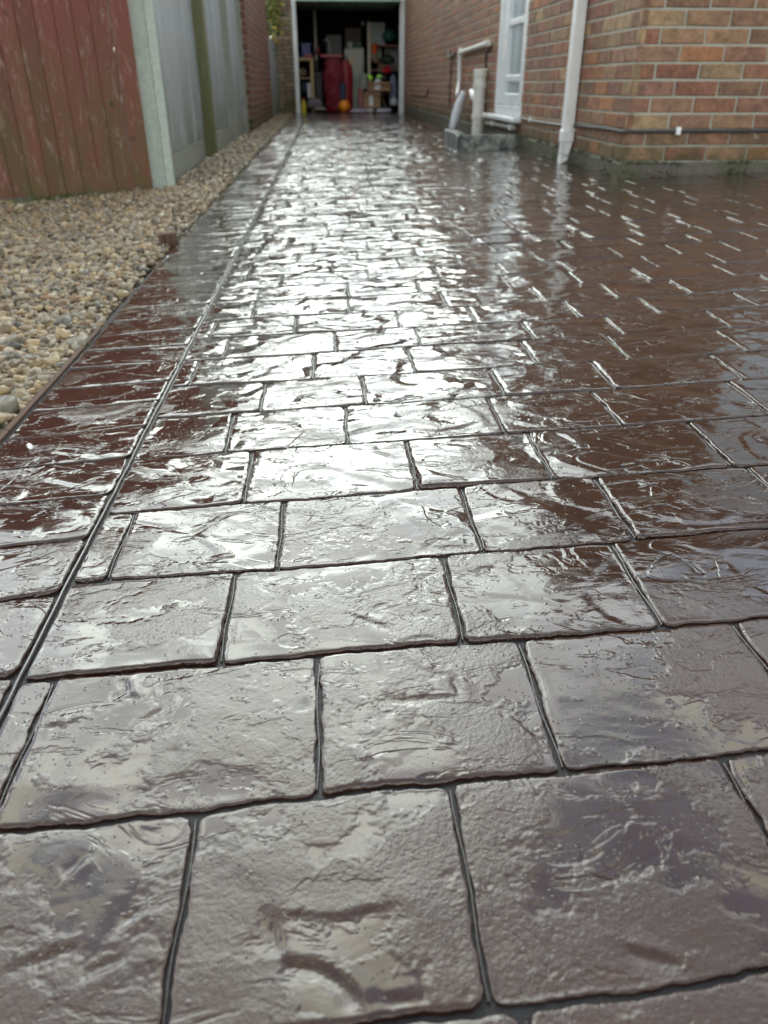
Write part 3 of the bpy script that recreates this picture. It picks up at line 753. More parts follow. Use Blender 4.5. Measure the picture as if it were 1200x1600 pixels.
q = MB(); q.tube([(.04, -.045, .20), (.0, -.05, .20), (-.0, -.055, .24)], .006, 8); q.build('hook', M['pvc_cream'], dpx, True)

SP = (1.475, 8.15); sz = G(*SP)
sp = thing('soil_pipe', 'thick white soil pipe stub with collars rising from the concrete gully surround', 'pipe', (SP[0], SP[1], sz - .01))
MB().lathe([(.055, 0), (.055, .58)], n=24).build('pipe', M['pvc_cream'], sp, True)
for z, h in ((.17, .045), (.43, .05), (.53, .06)): MB().lathe([(.055, z), (.064, z + .004), (.064, z + h - .004), (.055, z + h)], n=24).build('collar', M['pvc_cream'], sp, True)
MB().tube([(-.0, .0, .33), (-.02, .16, .37), (-.02, .30, .40)], [.048, .046, .03], 16).build('branch', M['pvc_cream'], sp, True)

wp = thing('waste_pipe', 'slim white waste pipe running along the wall then dropping behind the soil pipe', 'pipe', (WALLX - .04, 8.1, .8))
MB().tube([(0, -.05, .012), (0, .75, .0), (0, 1.60, -.01)], .022, 12).build('pipe', M['pvc_cream'], wp, True)
MB().tube([(0, 1.60, .03), (0, 1.62, -.02), (0, 1.58, -.30), (-.05, 1.36, -.42)], .022, 12).build('pipe', M['pvc'], wp, True)
for y_, z_ in ((0.02, .012), (1.58, -.01)): MB().tube([(0, y_ - .03, z_), (0, y_ + .03, z_)], .028, 12).build('collar', M['pvc_cream'], wp, True)
hs = thing('outlet_spout', 'bluish white hopper spout slanting down to the gully beside the soil pipe', 'spout', (1.40, 9.2, .03))
MB().tube([(.10, .05, .36), (.06, .02, .28), (.02, -.01, .16), (-.02, -.04, .03)], [.026, .045, .05, .035], 14).build('spout', simple('blue_white_plastic', (.74, .80, .88), .3, .12, 12.), hs, True)
MB().tube([(.11, .055, .375), (.095, .045, .352)], .034, 14).build('collar', M['pvc'], hs, True)
bp = thing('black_hose', 'thin black hose clipped to the bricks beside the white side door', 'hose', (WALLX - .018, 8.2, .7))
MB().tube([(0, -.06, .06), (0, 0.05, .055), (0, .07, .0), (0, .03, -.2), (0, .02, -.45)], .010, 8).build('hose', M['black'], bp, True)
for z in (-.10, -.36): MB().box(-.014, .012, .0, .07, z - .012, z + .012, .003).build('clip', M['pvc'], bp)
bt = thing('overflow_pipes', 'pair of short pale pipes under the side door sill', 'pipe', (WALLX - .03, 7.2, .175))
MB().tube([(0, -.42, .0), (0, .8, -.008)], .016, 10).build('pipe', M['cablegrey'], bt, True)
for y in (-.3, .45): MB().box(-.022, .02, y - .025, y + .025, -.022, .022, .005).build('clip', M['pvc'], bt)
ca = thing('wall_cable', 'thin pale cable clipped low along the bricks between side door and downpipe', 'cable', (WALLX - .014, 6.0, .25))
MB().tube([(0, .70, .003), (0, .1, -.004), (0, -.68, .004)], .0065, 8).build('cable', M['cablegrey'], ca, True)
MB().box(-.010, .010, .33, .36, -.016, .018, .003).build('clip', M['pvc'], ca)
cb = thing('corner_cable', 'dark cable running round the house corner just above the mossy bricks', 'cable', (WALLX, CORY, .270))
MB().tube([(-.016, .95, -.012), (-.016, .3, .002), (-.018, .02, -.001), (-.012, -.012, -.001), (.02, -.018, -.001), (1.2, -.018, .003), (4.5, -.018, 0)], .0085, 8).build('cable', M['cable'], cb, True)
for x in (.262, 1.3, 2.4): MB().box(x - .012, x + .012, -.032, -.006, -.018, .02, .004).build('clip', M['pvc'], cb)
tp = thing('small_bracket', 'small dark bent bracket and wire on the bricks above the waste pipe', 'bracket', (WALLX - .02, 10.5, .74))
MB().tube([(0, .25, .10), (-.02, .05, .02), (-.01, -.12, .03), (0, -.3, .05)], .012, 8).build('wire', M['black'], tp, True)
MB().tube([(0, 0, .02), (.0, .02, -.5)], .007, 8).build('wire', M['black'], tp, True)
lw = thing('loose_wire', 'loose dark wire sagging along the bricks near the garage', 'wire', (WALLX - .012, 13.5, .3))
MB().tube([(0, 1.9, 0), (0, .9, .02), (0, -.1, .015), (0, -.6, .05), (0, -.7, .12)], .007, 8).build('wire', M['black'], lw, True)
# gully surround
gs = thing('gully_surround', 'weathered blue grey concrete drain surround under the white pipes', 'drain', (0, 0, 0))
z0 = G(1.2, 7.2)
q = MB(); q.box(1.03, WALLX - .06, 6.52, 6.62, z0 - .06, z0 + .112, .010); q.box(1.03, 1.11, 6.622, 7.25, z0 - .06, z0 + .122, .008)
q.build('kerb', M['gully'], gs)
MB().box(1.112, WALLX - .06, 6.622, 7.25, z0 - .06, z0 + .05).build('basin', M['plinth'], gs)

# ------------------------------------------------------------------ left: red fence
C0 = Vector((-.978, 4.700)); dirv = Vector((-.84, -.54)).normalized()        # runs left and towards the camera
ra = math.atan2(dirv.y, dirv.x)
rf = thing('red_fence', 'weathered red stained board fence standing behind the gravel at left', 'fence', (C0.x, C0.y, G(C0.x, C0.y)), rz=0)
u = 0; r = random.Random(4)
wid = [.098, .088, .086, .09, .094, .085, .09, .088, .092, .086, .09, .094, .088, .09, .086, .09]
nrm = Vector((-dirv.y, dirv.x)); nrm = nrm if nrm.y < 0 else -nrm           # towards the camera side
for k, wd in enumerate(wid):
    gap = .007 if k == 1 else .0
    u += gap
    # tapered feather-edge board: thick edge overlaps the thin edge of the next
    t0, t1 = .006, .022
    o0 = .012; lean = r.uniform(-.002, .002); zb = r.uniform(-.015, .01)
    a = Vector(dirv) * u; b_ = Vector(dirv) * (u + wd + (.008 if k else 0))
    pts = [a + nrm * (o0), b_ + nrm * (o0 - .008), b_ + nrm * (o0 - .008 + t1), a + nrm * (o0 + t0)]
    nz_ = 8; V = []; F = []
    for j in range(nz_ + 1):
        z = zb + (1.83) * j / nz_
        for q_ in pts: V.append((q_.x + lean * j / nz_, q_.y, z))
    for j in range(nz_):
        for i in range(4): F.append((j * 4 + i, j * 4 + (i + 1) % 4, (j + 1) * 4 + (i + 1) % 4, (j + 1) * 4 + i))
    F += [(3, 2, 1, 0), (nz_ * 4, nz_ * 4 + 1, nz_ * 4 + 2, nz_ * 4 + 3)]
    mb = MB().add(V, F); mb.build('board', M['redwood'], rf)
    u += wd
for z in (.35, 1.0, 1.6):
    a = Vector(dirv) * .16 - nrm * .045; b_ = Vector(dirv) * u - nrm * .045
    mb = MB(); mb.add([(a.x, a.y, z), (b_.x, b_.y, z), (b_.x - nrm.x * .04, b_.y - nrm.y * .04, z), (a.x - nrm.x * .04, a.y - nrm.y * .04, z),
                       (a.x, a.y, z + .05), (b_.x, b_.y, z + .05), (b_.x - nrm.x * .04, b_.y - nrm.y * .04, z + .05), (a.x - nrm.x * .04, a.y - nrm.y * .04, z + .05)],
                      [(0, 1, 2, 3), (4, 5, 6, 7), (0, 1, 5, 4), (1, 2, 6, 5), (2, 3, 7, 6), (3, 0, 4, 7)]); mb.build('rail', M['redwood'], rf)

# grey panel fence
gf = thing('grey_fence', 'grey weathered vertical board fence with concrete and timber posts along the gravel', 'fence', (0, 0, 0))
FX = -.945
mb = MB(); zb = G(FX, 4.75) - .1
# concrete slotted post: H profile
prof = [(-.068, -.05), (-.068, .05), (-.028, .05), (-.02, .035), (.02, .035), (.028, .05), (.068, .05), (.068, -.05), (.028, -.05), (.02, -.035), (-.02, -.035), (-.028, -.05)]
mb.prism([(x, y) for x, y in prof], 0, 2.1)
po = mb.build('concrete_post', M['concrete'], gf, loc=(-.933, 4.79, zb), rot=(0, 0, math.radians(8)))
bays = [(4.84, 6.72), (6.86, 8.62), (8.70, 10.06)]
for a, b_ in bays:
    zz = G(FX, (a + b_) / 2)
    MB().box(FX - .035, FX + .005, a, b_, zz - .08, zz + .135, .004).build('gravel_board', M['concrete2'], gf)
    y = a
    while y < b_ - .02:
        wd = min(.148, b_ - y)
        x_ = FX + random.uniform(-.006, .006)
        MB().box(x_ - .012, x_ + .006, y, y + wd - .009, zz + .139, zz + 1.85, .002).build('board', M['greywood'], gf); y += wd
    for z in (.3, 1.55): MB().box(FX - .062, FX - .013, a, b_, zz + z, zz + z + .07).build('rail', M['greywood'], gf)
for y, w_, xo, mt in ((6.79, .07, -.862, 'greenwood'), (8.66, .022, -.885, 'concrete2'), (10.10, .022, -.885, 'concrete2')):
    zz = G(FX, y)
    MB().box(FX - .04, xo, y - w_, y + w_, zz - .1, zz + 1.95, .004).build('timber_post', M[mt], gf)
# brick wall beyond
gw = thing('neighbour_wall', 'red brown brick wall between the grey fence and the garage on the left', 'wall', (0, 0, 0))
MB().box(-1.1, -.842, 10.16, 14.2, -.1, 2.3).build('core', M['mortar'], gw)
PALR = [(.22, .085, .065), (.19, .08, .065), (.24, .10, .075), (.17, .075, .06)]
brick_wall(gw, (-.842, 10.16, 0), math.pi / 2, 4.04, -.005, 2.28, limit=200, rank=lambda b: b[1] * 3 + b[0] * .5, pal=PALR, seed=12, corner_half=True)
brick_wall(gw, (-1.1, 10.16, 0), 0, .258, -.005, 2.28, pal=PALR, seed=13)
# small grey fence panel near the garage and shrub behind it
sf = thing('short_fence', 'small grey fence panel between the red brown wall and the garage', 'fence', (0, 0, 0))
y = 14.26
while y < 16.4:
    MB().box(-.86, -.84, y, y + .145, .0, 1.15, .002).build('board', M['greywood'], sf); y += .149
MB().box(-.88, -.82, 16.42, 16.5, 0, 1.2, .003).build('post', M['greenwood'], sf)

# ------------------------------------------------------------------ garage
ga = thing('garage', 'brick garage at the end of the driveway with its door up and cluttered inside', 'garage', (0, 0, 0))
GX0, GX1, OX0, OX1, OZ = -.93, 2.0, -.52, 1.545, 1.79
q = MB()
q.box(GX0, OX0 - .0, GARY + .001, GARY + .1, -.05, 2.3).box(GX0, GX1, GARY + .001, GARY + .1, 2.0, 2.3)
q.box(GX0, GX0 + .1, GARY + .1, 21.5, -.05, 2.3).box(GX1 - .1, GX1, GARY + .1, 21.5, -.05, 2.3).box(GX0 + .1, GX1 - .1, 21.4, 21.5, -.05, 2.3).box(1.62, GX1, GARY + .001, GARY + .1, -.05, 2.0)
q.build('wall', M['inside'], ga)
PALG = [(.25, .20, .145), (.21, .16, .115), (.28, .24, .18), (.20, .14, .10)]
brick_wall(ga, (GX0, GARY, 0), 0, OX0 - GX0, .0, 2.28, limit=70, rank=lambda b: b[1], pal=PALG, seed=21)
brick_wall(ga, (OX0, GARY, 0), 0, WALLX - OX0, 2.02, 2.28, limit=12, pal=PALG, seed=22)
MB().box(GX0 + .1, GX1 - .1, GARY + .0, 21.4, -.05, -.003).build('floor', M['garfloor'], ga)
mid_ = (GX0 + GX1) / 2
MB().add([(GX0 - .15, GARY - .15, 2.30), (GX1 + .15, GARY - .15, 2.30), (mid_, GARY - .15, 3.45), (GX0 - .15, 21.7, 2.30), (GX1 + .15, 21.7, 2.30), (mid_, 21.7, 3.45)], [(0, 1, 2), (3, 5, 4), (0, 2, 5, 3), (1, 4, 5, 2), (0, 3, 4, 1)]).build('roof', M['tile'], ga)  # gable out of view, pitched up so the far drive reflects something dark
q = MB(); q.box(OX0 - .004, OX0 + .075, GARY - .03, GARY + .06, -.01, OZ + .16, .004); q.build('door_jamb', M['doorframe'], ga)
q = MB(); q.box(OX1 - .095, OX1, GARY - .03, GARY + .06, -.01, OZ + .16, .004); q.build('door_jamb', M['doorframe'], ga)
MB().box(OX0 + .075, OX1 - .095, GARY - .028, GARY + .06, OZ + .06, OZ + .16, .004).build('door_lintel', M['doorframe'], ga)
dr = MB().box(OX0 + .08, OX1 - .10, GARY - .18, GARY + 1.9, OZ - .005, OZ + .03, .004).build('up_and_over_door', M['mint'], ga)

# ------------------------------------------------------------------ things in the garage
def gx_(px): return -.5 + (px - 466) / 80.5
def gz_(py): return max(0, (177 - py) / 86)
mt = lambda n, c, r_=.5, v=.15: simple(n, c, r_, v, 20.)
wood = mt('pale_wood', (.42, .30, .16)); card = mt('cardboard', (.34, .22, .13), .8); redp = mt('red_plastic', (.20, .010, .024), .3)
bench = thing('workbench', 'pale wooden bench frame just inside the garage on the left', 'bench', (gx_(479), 17.2, 0))
MB().box(-.17, .17, -.25, .25, .88, .93, .004).build('top', wood, bench)
for x, y in ((.135, -.23), (.135, .2), (-.15, -.23), (-.15, .2)): MB().box(x - .03, x + .03, y, y + .05, 0, .88, .003).build('leg', wood, bench)
MB().box(-.17, .17, -.22, .22, .58, .60).build('shelf', wood, bench)
def crate(name, label, cat, px0, px1, py0, py1, y, mat, dep=.3, ch=.01, extra=None):
    x0, x1, z0, z1 = gx_(px0), gx_(px1), gz_(py1), gz_(py0)
    t_ = thing(name, label, cat, ((x0 + x1) / 2, y, z0)); wd = (x1 - x0) / 2; h = z1 - z0
    MB().box(-wd, wd, -dep / 2, dep / 2, 0, h, ch).build('body', mat, t_)
    if extra: extra(t_, wd, h, dep)
    return t_
def lidded(mat): return lambda t_, wd, h, dp_: MB().box(-wd - .008, wd + .008, -dp_ / 2 - .008, dp_ / 2 + .008, h - .03, h + .005, .004).build('lid', mat, t_)
def flaps(t_, wd, h, dp_):
    MB().box(-wd, wd, -dp_ / 2 - .05, -dp_ / 2 - .004, h - .03, h - .024).build('flap', card, t_)
    MB().box(-wd * .4, wd * .1, -dp_ / 2 - .004, -dp_ / 2, h * .15, h * .8).build('paper_label', mt('label_white', (.7, .75, .78)), t_)
blue = mt('blue_plastic', (.008, .018, .16), .35)
crate('storage_box', 'deep blue plastic box on top of the wooden bench', 'box', 475, 489, 77, 96, 17.2, blue, .25, extra=lidded(blue))
crate('tool_case', 'small red case lying on the bench in front of the blue box', 'case', 480, 491, 93, 98, 17.0, redp, .12, .004, extra=lidded(redp))
st = thing('leaning_pole', 'tall pale timber pole with red grip leaning behind the bench', 'pole', (gx_(497), 17.6, 0))
MB().box(-.025, .025, -.02, .02, .9, 1.75, .004).build('pole', mt('dull_wood', (.30, .27, .25)), st); MB().box(-.02, .02, -.02, .02, 0, .9, .004).build('shaft', M['black'], st)
MB().tube([(.03, -.03, 1.02), (.06, -.05, 1.12)], [.05, .03], 12).build('grip', redp, st, True)
# red bag stand
bag = thing('red_sack', 'tall shiny red sack hanging from a frame in the garage doorway', 'sack', (gx_(523), 17.0, 0))
prof = [(.02, .0), (.14, .02), (.17, .12), (.165, .22), (.175, .3), (.16, .4), (.165, .5), (.175, .6), (.17, .7), (.15, .85), (.13, .92)]
me = MB().lathe(prof, n=36, sy=.75, wob=.42, seed=2); m, t, b = newmat('red_sheet'); p = pos(t)
b.inputs['Base Color'].default_value = (.19, .008, .022, 1); b.inputs['Roughness'].default_value = .28
bump(t, mth(t, 'MULTIPLY', nz(t, p, 12., 4., .6, 1.5, (1., 1., .5)), .05), b); M['sheet'] = m
me.build('sack', M['sheet'], bag, True)
MB().box(-.24, .18, -.12, .1, .93, .985, .012).build('hanging_bar', redp, bag)
r2 = thing('red_case', 'dark red upright case behind the shiny red sack', 'case', (gx_(543), 17.35, 0))
MB().lathe([(.05, 0), (.13, .02), (.14, .6), (.12, .8), (.04, .9)], n=20, sy=.6, wob=.06).build('shell', mt('dark_red', (.30, .008, .03), .4), r2, True)
MB().tube([(-.04, 0, .88), (-.03, 0, .96), (.03, 0, .96), (.04, 0, .88)], .01, 8).build('handle', M['black'], r2, True)
tb = thing('blue_boot', 'dark blue rubber boot standing behind the orange ball', 'boot', (gx_(537), 16.88, 0))
MB().lathe([(.05, .22), (.055, .36), (.06, .5)], n=16).build('shaft', mt('navy', (.02, .05, .10)), tb, True)
MB().lathe([(.05, 0), (.055, .1), (.05, .22)], n=16, sy=1.6).build('foot', mt('navy_sole', (.015, .03, .06)), tb, True)
# ball: panels grooved by rings
def ball(cx, cy, r_, name, label, mat):
    t_ = thing(name, label, 'ball', (cx, cy, r_))
    V, T = icos(4); g_ = np.minimum(np.abs(V[:, 0]), np.minimum(np.abs(V[:, 1]), np.abs(V[:, 2] * .8 + V[:, 0] * .6)))
    V = V * (r_ * (1 - .02 * np.exp(-(g_ / .03) ** 2)))[:, None]
    ob('ball', fastmesh('ball', V, T), mat, t_); return t_
ball(gx_(538.5), 16.78, .112, 'play_ball', 'bright orange ball on the garage threshold before the red sack', mt('orange_rubber', (.80, .26, .01), .35))
fg = crate('fridge', 'pale grey green upright fridge in the middle of the garage', 'fridge', 543, 573, 81, 176, 17.9, mt('fridge_grey', (.33, .37, .33), .35), .5, .015)
MB().box(-.19, .19, -.275, -.255, .02, .52, .006).build('door', mt('fridge_door', (.30, .35, .32), .35), fg); MB().box(-.19, .19, -.275, -.255, .54, 1.08, .006).build('door', mt('fridge_door_b', (.34, .37, .33), .35), fg)
MB().prism([(-.11, -.28), (-.02, -.28), (-.02, -.276), (-.11, -.276)], .80, .93).build('sticker', mt('sticker', (.62, .42, .22)), fg)
MB().box(.14, .16, -.30, -.276, .6, .85, .004).build('handle', mt('grey', (.25, .25, .25)), fg)
cab = crate('dark_cabinet', 'dark brown cabinet behind and above the fridge', 'cabinet', 545, 572, 48, 175, 18.6, mt('dark_wood', (.06, .035, .02)), .4)
MB().box(-.003, .003, -.205, -.2, .1, 1.4).build('door_gap', M['black'], cab)
cb2 = crate('grey_locker', 'dim grey locker behind the red sack', 'locker', 514, 539, 60, 175, 18.4, mt('locker', (.13, .15, .15)), .4)
MB().tube([(.1, -.21, .6), (.1, -.21, .9)], .01, 8).build('handle', M['black'], cb2)
hb = thing('handlebar', 'pale bent handlebar sticking up behind the red sack', 'handlebar', (gx_(518), 17.5, 1.0))
MB().tube([(-.09, 0, .22), (-.05, 0, .26), (.0, 0, .2), (.02, 0, 0)], .014, 8).build('bar', mt('alu', (.42, .42, .38)), hb, True)
MB().tube([(-.12, 0, .19), (-.09, 0, .22)], .02, 8).build('grip', M['black'], hb, True)
# shelving on the right
sh = thing('shelving', 'pale shelving unit against the right inside of the garage', 'shelving', (gx_(605), 17.9, 0))
MB().box(-.32, -.26, -.25, -.2, .3, 1.55, .004).build('upright', mt('cream_upright', (.50, .45, .36)), sh)
MB().box(-.26, .05, .1, .14, .95, 1.56, .004).build('back_panel', mt('back_panel', (.40, .44, .43)), sh)
for z in (.30, .72, 1.14): MB().box(-.26, .34, -.25, .14, z, z + .03, .003).build('shelf', mt('shelf_red%d' % int(z * 10), (.20, .08, .06)), sh)
MB().box(.30, .34, -.25, -.2, 0, 1.55, .004).build('upright', M['black'], sh); MB().box(-.02, .32, .1, .14, .74, 1.14, .004).build('back_panel', mt('bp2', (.30, .28, .27)), sh)
MB().box(-.32, -.26, -.25, -.2, 0, .3, .004).build('foot', M['black'], sh)
def lump(name, label, cat, px, py, y, rx, rz, col, seed, rough=.5, sy=1., part='body', top=None):
    x = gx_(px); z = gz_(py); t_ = thing(name, label, cat, (x, y, max(0, z - rz)))
    prof = [(rx * .35, 0), (rx * .85, rz * .25), (rx, rz * .8), (rx * .92, rz * 1.3), (rx * .6, rz * 1.75), (rx * .2, rz * 2)]
    MB().lathe(prof, n=20, sy=sy, wob=.35, seed=seed).build(part, mt(name + '_col%d' % seed, col, rough), t_, True)
    if top: MB().tube([(-rx * .3, 0, rz * 1.8), (0, 0, rz * 2.5), (rx * .3, 0, rz * 1.8)], rx * .09, 8).build('handle', mt('handle%d' % seed, top), t_, True)
    return t_
bk = thing('orange_bucket', 'small orange bucket on the middle right of the shelving', 'bucket', (gx_(590), 17.55, gz_(90)))
MB().lathe([(.04, 0), (.058, .16), (.062, .165), (.055, .165), (.05, .15)], n=20).build('bucket', mt('orange_pl', (.70, .11, .02), .4), bk, True)
MB().tube([(-.058, 0, .15), (0, -.05, .2), (.058, 0, .15)], .005, 6).build('handle', M['black'], bk, True)
lump('green_bag', 'dark green lumpy bag on the top shelf at right', 'bag', 615, 62, 17.8, .13, .11, (.02, .12, .09), 3, top=(.1, .1, .1))
lump('camouflage_bag', 'dark green rucksack on the middle shelf', 'rucksack', 612, 98, 17.6, .13, .08, (.03, .05, .03), 4, top=(.02, .02, .02))
lump('brown_bag', 'tan brown bag at the left end of the middle shelf', 'bag', 592, 99, 17.5, .07, .06, (.26, .17, .11), 5, top=(.1, .07, .05))
lump('red_helmet', 'crimson helmet hanging above the cardboard boxes', 'helmet', 608, 114, 17.25, .085, .07, (.40, .01, .03), 6, .3)
lump('black_holdall', 'black holdall bag heaped on the upper cardboard box', 'bag', 600, 126, 17.2, .14, .07, (.012, .012, .016), 7, top=(.02, .02, .02))
lump('lime_glove', 'lime yellow glove on the left of the upper box', 'glove', 580, 125, 16.95, .045, .045, (.45, .85, .08), 8)
lump('lime_shoe', 'lime green shoe above the white bundle on the upper box', 'shoe', 594, 124, 16.95, .06, .035, (.40, .80, .15), 9)
lump('white_bundle', 'white and pale blue bundle on the upper box', 'bundle', 592, 131, 16.9, .065, .045, (.60, .68, .72), 10)
lump('blue_grey_sack', 'blue grey sack slumped beside the right door jamb', 'sack', 617, 145, 17.0, .10, .28, (.09, .11, .17), 11, top=(.05, .05, .08))
crate('upper_cardboard_box', 'long open cardboard box stacked on the lower one', 'box', 576, 611, 132, 145, 17.0, card, .35, .004, extra=flaps)
crate('lower_cardboard_box', 'square cardboard box with white label at the garage threshold', 'box', 569, 595, 147, 170, 16.9, card, .3, .004, extra=flaps)
crate('red_box', 'narrow red box left of the labelled cardboard box', 'box', 561, 568, 142, 168, 16.95, redp, .2, .004, extra=lidded(redp))
crate('grey_tub', 'grey green plastic tub leaning before the fridge', 'tub', 565, 576, 120, 143, 17.3, mt('greygreen', (.22, .26, .22)), .2, .01, extra=lidded(mt('tublid', (.26, .30, .26))))
for k_, (px, py, rx, c_, lb) in enumerate(((564, 172, .19, (.36, .32, .42), 'flattened lilac white bag on the threshold beside the ball'), (578, 171, .07, (.55, .52, .55), 'small white crumpled bag in front of the lower cardboard box'), (598, 170, .16, (.46, .46, .54), 'pale crumpled bag on the threshold at right'))):
    x = gx_(px); t_ = thing('crumpled_bag', lb, 'bag', (x, 16.75, 0), 'crumpled bags on the garage threshold')
    MB().lathe([(rx * .7, 0), (rx, .02), (rx * .8, .055), (rx * .3, .075)], n=24, sy=.5, wob=.4, seed=30 + k_).build('body', mt('bagcol%d' % k_, c_, .45), t_, True)
    MB().tube([(rx * .6, 0, .05), (rx * .9, 0, .07), (rx * 1.05, -.01, .05)], .012, 6).build('knot', mt('bagknot%d' % k_, c_, .45), t_, True)
lump('white_round_bag', 'white rounded bag beside the right door jamb', 'bag', 617, 161, 16.85, .085, .075, (.42, .42, .48), 41, top=(.4, .4, .4))
yb = thing('yellow_bottle', 'yellow plastic bottle inside the left door jamb', 'bottle', (gx_(475), 16.85, 0))
MB().lathe([(.05, 0), (.052, .14), (.03, .19), (.02, .22)], n=16).build('bottle', mt('yellow_pl', (.60, .52, .03), .35), yb, True); MB().lathe([(.023, .22), (.023, .25)], n=12).build('cap', mt('cap', (.5, .1, .02)), yb, True)
lump('grey_cloth', 'grey cloth heap under the wooden bench', 'cloth', 492, 163, 16.95, .16, .09, (.20, .19, .20), 43, .9, part='cloth')
lump('dusty_rag', 'pale brown rag on the floor below the red sack', 'rag', 501, 171, 16.8, .12, .03, (.30, .27, .25), 44, .9, part='cloth')
crate('white_packet', 'white upright packet leaning on the bench leg', 'packet', 482, 487, 134, 155, 16.92, mt('packet', (.55, .58, .62)), .05, .004, extra=lidded(mt('packetlid', (.5, .52, .56))))
gl = thing('hanging_lamp', 'dim glass bulb hanging in the dark garage', 'lamp', (gx_(574), 18.2, 1.55))
MB().lathe([(.01, -.04), (.035, -.02), (.03, .02), (.015, .05)], n=14).build('bulb', mt('bulb', (.4, .45, .45), .2), gl, True); MB().tube([(0, 0, .05), (0, 0, .72)], .004, 6).build('cord', M['black'], gl)

lump('folded_tarpaulin', 'dark blue folded sheet under the bench shelf', 'sheet', 478, 140, 17.1, .11, .10, (.02, .04, .07), 51, .8)
lump('brown_sack', 'dusty brown sack on the bench shelf', 'sack', 475, 117, 17.15, .09, .07, (.16, .12, .08), 52, .8)
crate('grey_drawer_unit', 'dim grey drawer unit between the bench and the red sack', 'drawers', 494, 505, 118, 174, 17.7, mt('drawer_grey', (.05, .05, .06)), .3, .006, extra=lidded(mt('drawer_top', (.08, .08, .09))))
crate('brown_carton', 'small brown carton on the lower shelf behind the holdall', 'carton', 596, 606, 104, 117, 17.75, card, .2, .004, extra=lidded(card))
crate('paint_tin', 'squat pale tin on top of the fridge', 'tin', 548, 556, 72, 81, 17.9, mt('tin', (.35, .35, .33), .3), .09, .02, extra=lidded(mt('tinlid', (.2, .2, .2), .3)))
crate('small_green_box', 'small dark green box beside the tin on top of the fridge', 'box', 559, 570, 74, 81, 17.9, mt('dgreen', (.03, .10, .05)), .12, .004, extra=lidded(mt('dgreenlid', (.04, .12, .06))))
rk = thing('garden_rake', 'long handled rake leaning behind the cardboard boxes', 'rake', (gx_(604), 17.05, .1))
MB().tube([(.0, 0, 0), (-.12, .25, .5)], .012, 8).build('handle', wood, rk, True)
MB().box(-.07, .07, -.01, .01, -.02, .01, .003).build('head', M['black'], rk)

# ------------------------------------------------------------------ plants
r = np.random.default_rng(15); V = []; T = []; C = []
for i in range(2600):
    if r.random() < .5: x = WALLX + r.uniform(-.02, 2.2); y = CORY - .018; nx_, ny_ = 0, -1
    else: x = WALLX - .018; y = r.uniform(CORY, 8.5); nx_, ny_ = -1, 0
    if noise2(np.array(x * 7 + 3), np.array(y * 5.), 61) < -.05: continue
    z = (.118 + abs(r.normal(0, .006))) if r.random() < .6 else G(x, y) + abs(r.normal(0, .02)); o_ = r.uniform(0, .012)
    q = np.array([x + nx_ * o_, y + ny_ * o_, z]); A = r.normal(size=3); A /= np.linalg.norm(A); B = np.cross(A, r.normal(size=3)); B /= np.linalg.norm(B); s_ = r.uniform(.003, .007)
    n0 = len(V); V += [q - A * s_, q + B * s_, q + A * s_, q - B * s_]; T.append((n0, n0 + 1, n0 + 2, n0 + 3)); cc = np.array([.05, .065, .022]) * r.uniform(.4, 1.6); C += [cc] * 4
mm = fastmesh('moss', np.array(V), np.array(T), False, np.array(C))
MOSS = mm

def leaf_mass(n, cx, cy, cz, rx, ry, rz, size, seed):
    r = np.random.default_rng(seed); d = r.normal(size=(n, 3)); d /= np.linalg.norm(d, axis=1)[:, None]
    P = d * (r.random((n, 1)) ** .45) * np.array([rx, ry, rz]) * (1 + .35 * r.normal(size=(n, 1))) + np.array([cx, cy, cz])
    A = r.normal(size=(n, 3)); A /= np.linalg.norm(A, axis=1)[:, None]; B = np.cross(A, r.normal(size=(n, 3))); B /= np.linalg.norm(B, axis=1)[:, None]
    s = r.uniform(.6, 1.3, (n, 1)) * size
    V = np.stack([P - A * s, P + B * s * .45, P + A * s, P - B * s * .45], 1).reshape(-1, 3); T = np.arange(n * 4).reshape(-1, 4)
    return V, T, r
sb = thing('yellowing_shrub', 'green and yellow leaved shrub spilling over beside the garage pier', 'shrub', (-.87, 15.6, .9))
V, T, r = leaf_mass(2200, .03, .1, .75, .15, .8, .50, .038, 5)
c = np.where(r.random((2200, 1)) < .3, np.array([[.42, .33, .04]]), np.array([[.07, .13, .03]])); C = np.repeat(c * r.uniform(.6, 1.4, (2200, 1)), 4, 0)
m, t, b = newmat('leaf'); L(t, N(t, 'ShaderNodeVertexColor', layer_name='tint').outputs['Color'], b.inputs['Base Color']); b.inputs['Roughness'].default_value = .5; M['leaf'] = m
ob('foliage', fastmesh('foliage', V, T, False, C), M['leaf'], sb)
mb = MB()
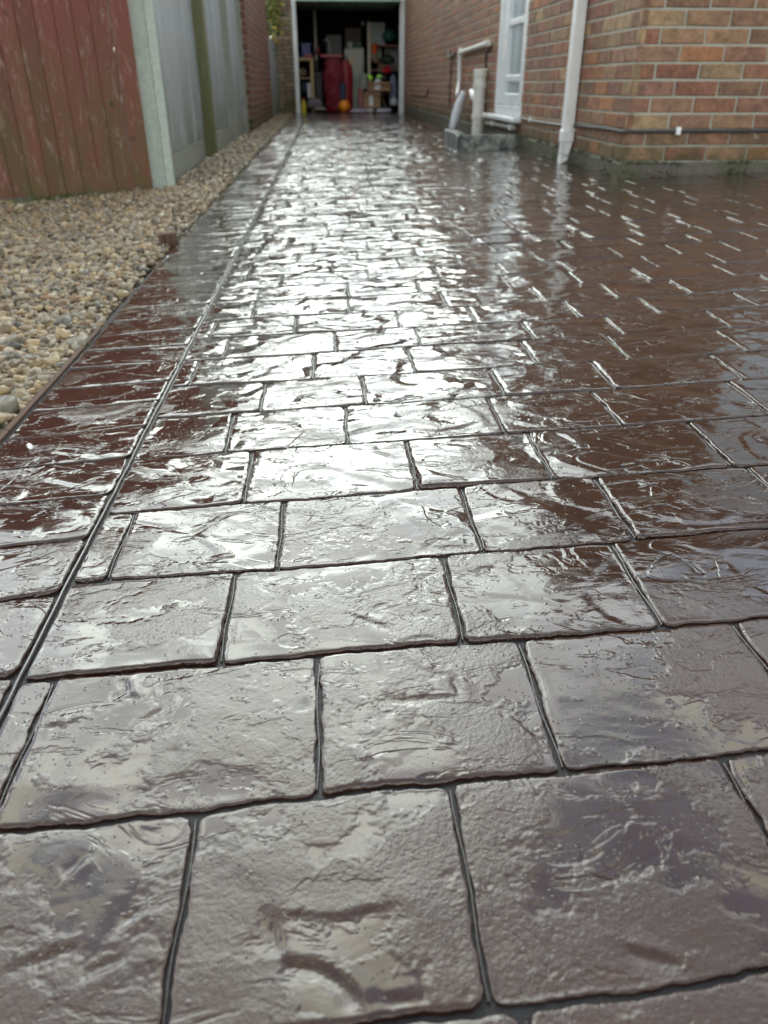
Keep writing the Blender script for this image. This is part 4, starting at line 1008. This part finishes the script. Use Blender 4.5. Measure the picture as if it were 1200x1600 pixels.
for k in range(6): mb.tube([(-.06 + .02 * k, .1 * k - .2, -.9), (-.05, .1 * k - .25, .2), (.03 * (k - 3), .22 * (k - 2.5), 1.0)], [.014, .011, .005], 6)
mb.build('stems', M['greenwood'], sb)
tag(ob('moss', MOSS, M['leaf']), 'dark green moss along the foot of the brick house wall', 'moss', kind='stuff')
hd = thing('added_hedge', 'dark green hedge added behind the red board fence to block bright sky in its gap', 'hedge', (-1.75, 6.0, 0))  # added foliage, keeps the bright sky out of the slit between the boards
V, T, r = leaf_mass(5200, 0, 0, .8, .62, .34, .80, .05, 9)
C = np.repeat(np.array([[.06, .11, .035]]) * r.uniform(.5, 1.5, (5200, 1)), 4, 0)
V[:, 2] = np.maximum(V[:, 2], .02); V[:, 0] = np.clip(V[:, 0], -.9, .66)
ob('foliage', fastmesh('foliage', V, T, False, C), M['leaf'], hd)
mb = MB()
for k in range(5): mb.tube([(-.4 + .2 * k, 0, -.05), (-.42 + .21 * k, .03, .7), (-.5 + .25 * k, -.04, 1.3)], [.022, .016, .006], 7)
mb.build('stems', M['greenwood'], hd)
# grass and moss tufts at the foot of the red fence
r = np.random.default_rng(8); V = []; T = []; C = []
for i in range(1500):
    u = r.beta(1.3, 1.6) * 1.1 + .08; off = abs(r.normal(0, .045)) + .01
    q = C0 + dirv * u + nrm * off; z = G(q.x, q.y) - .01
    h = r.uniform(.015, .05) * math.exp(-abs(u - .55) * 1.2); a = r.uniform(0, 6.28); dx, dy = math.cos(a) * .003, math.sin(a) * .003; lx, ly = r.normal(0, .014, 2)
    n0 = len(V); V += [(q.x - dx, q.y - dy, z), (q.x + dx, q.y + dy, z), (q.x + lx, q.y + ly, z + h)]; T.append((n0, n0 + 1, n0 + 2))
    cc = np.array([.07, .11, .03]) * r.uniform(.6, 1.6); C += [cc] * 3
tag(ob('grass', fastmesh('grass', np.array(V), np.array(T), False, np.array(C)), M['leaf']), 'sparse green grass and moss at the foot of the red fence', 'grass', kind='stuff')
scene.render.resolution_x = 768; scene.render.resolution_y = 1024
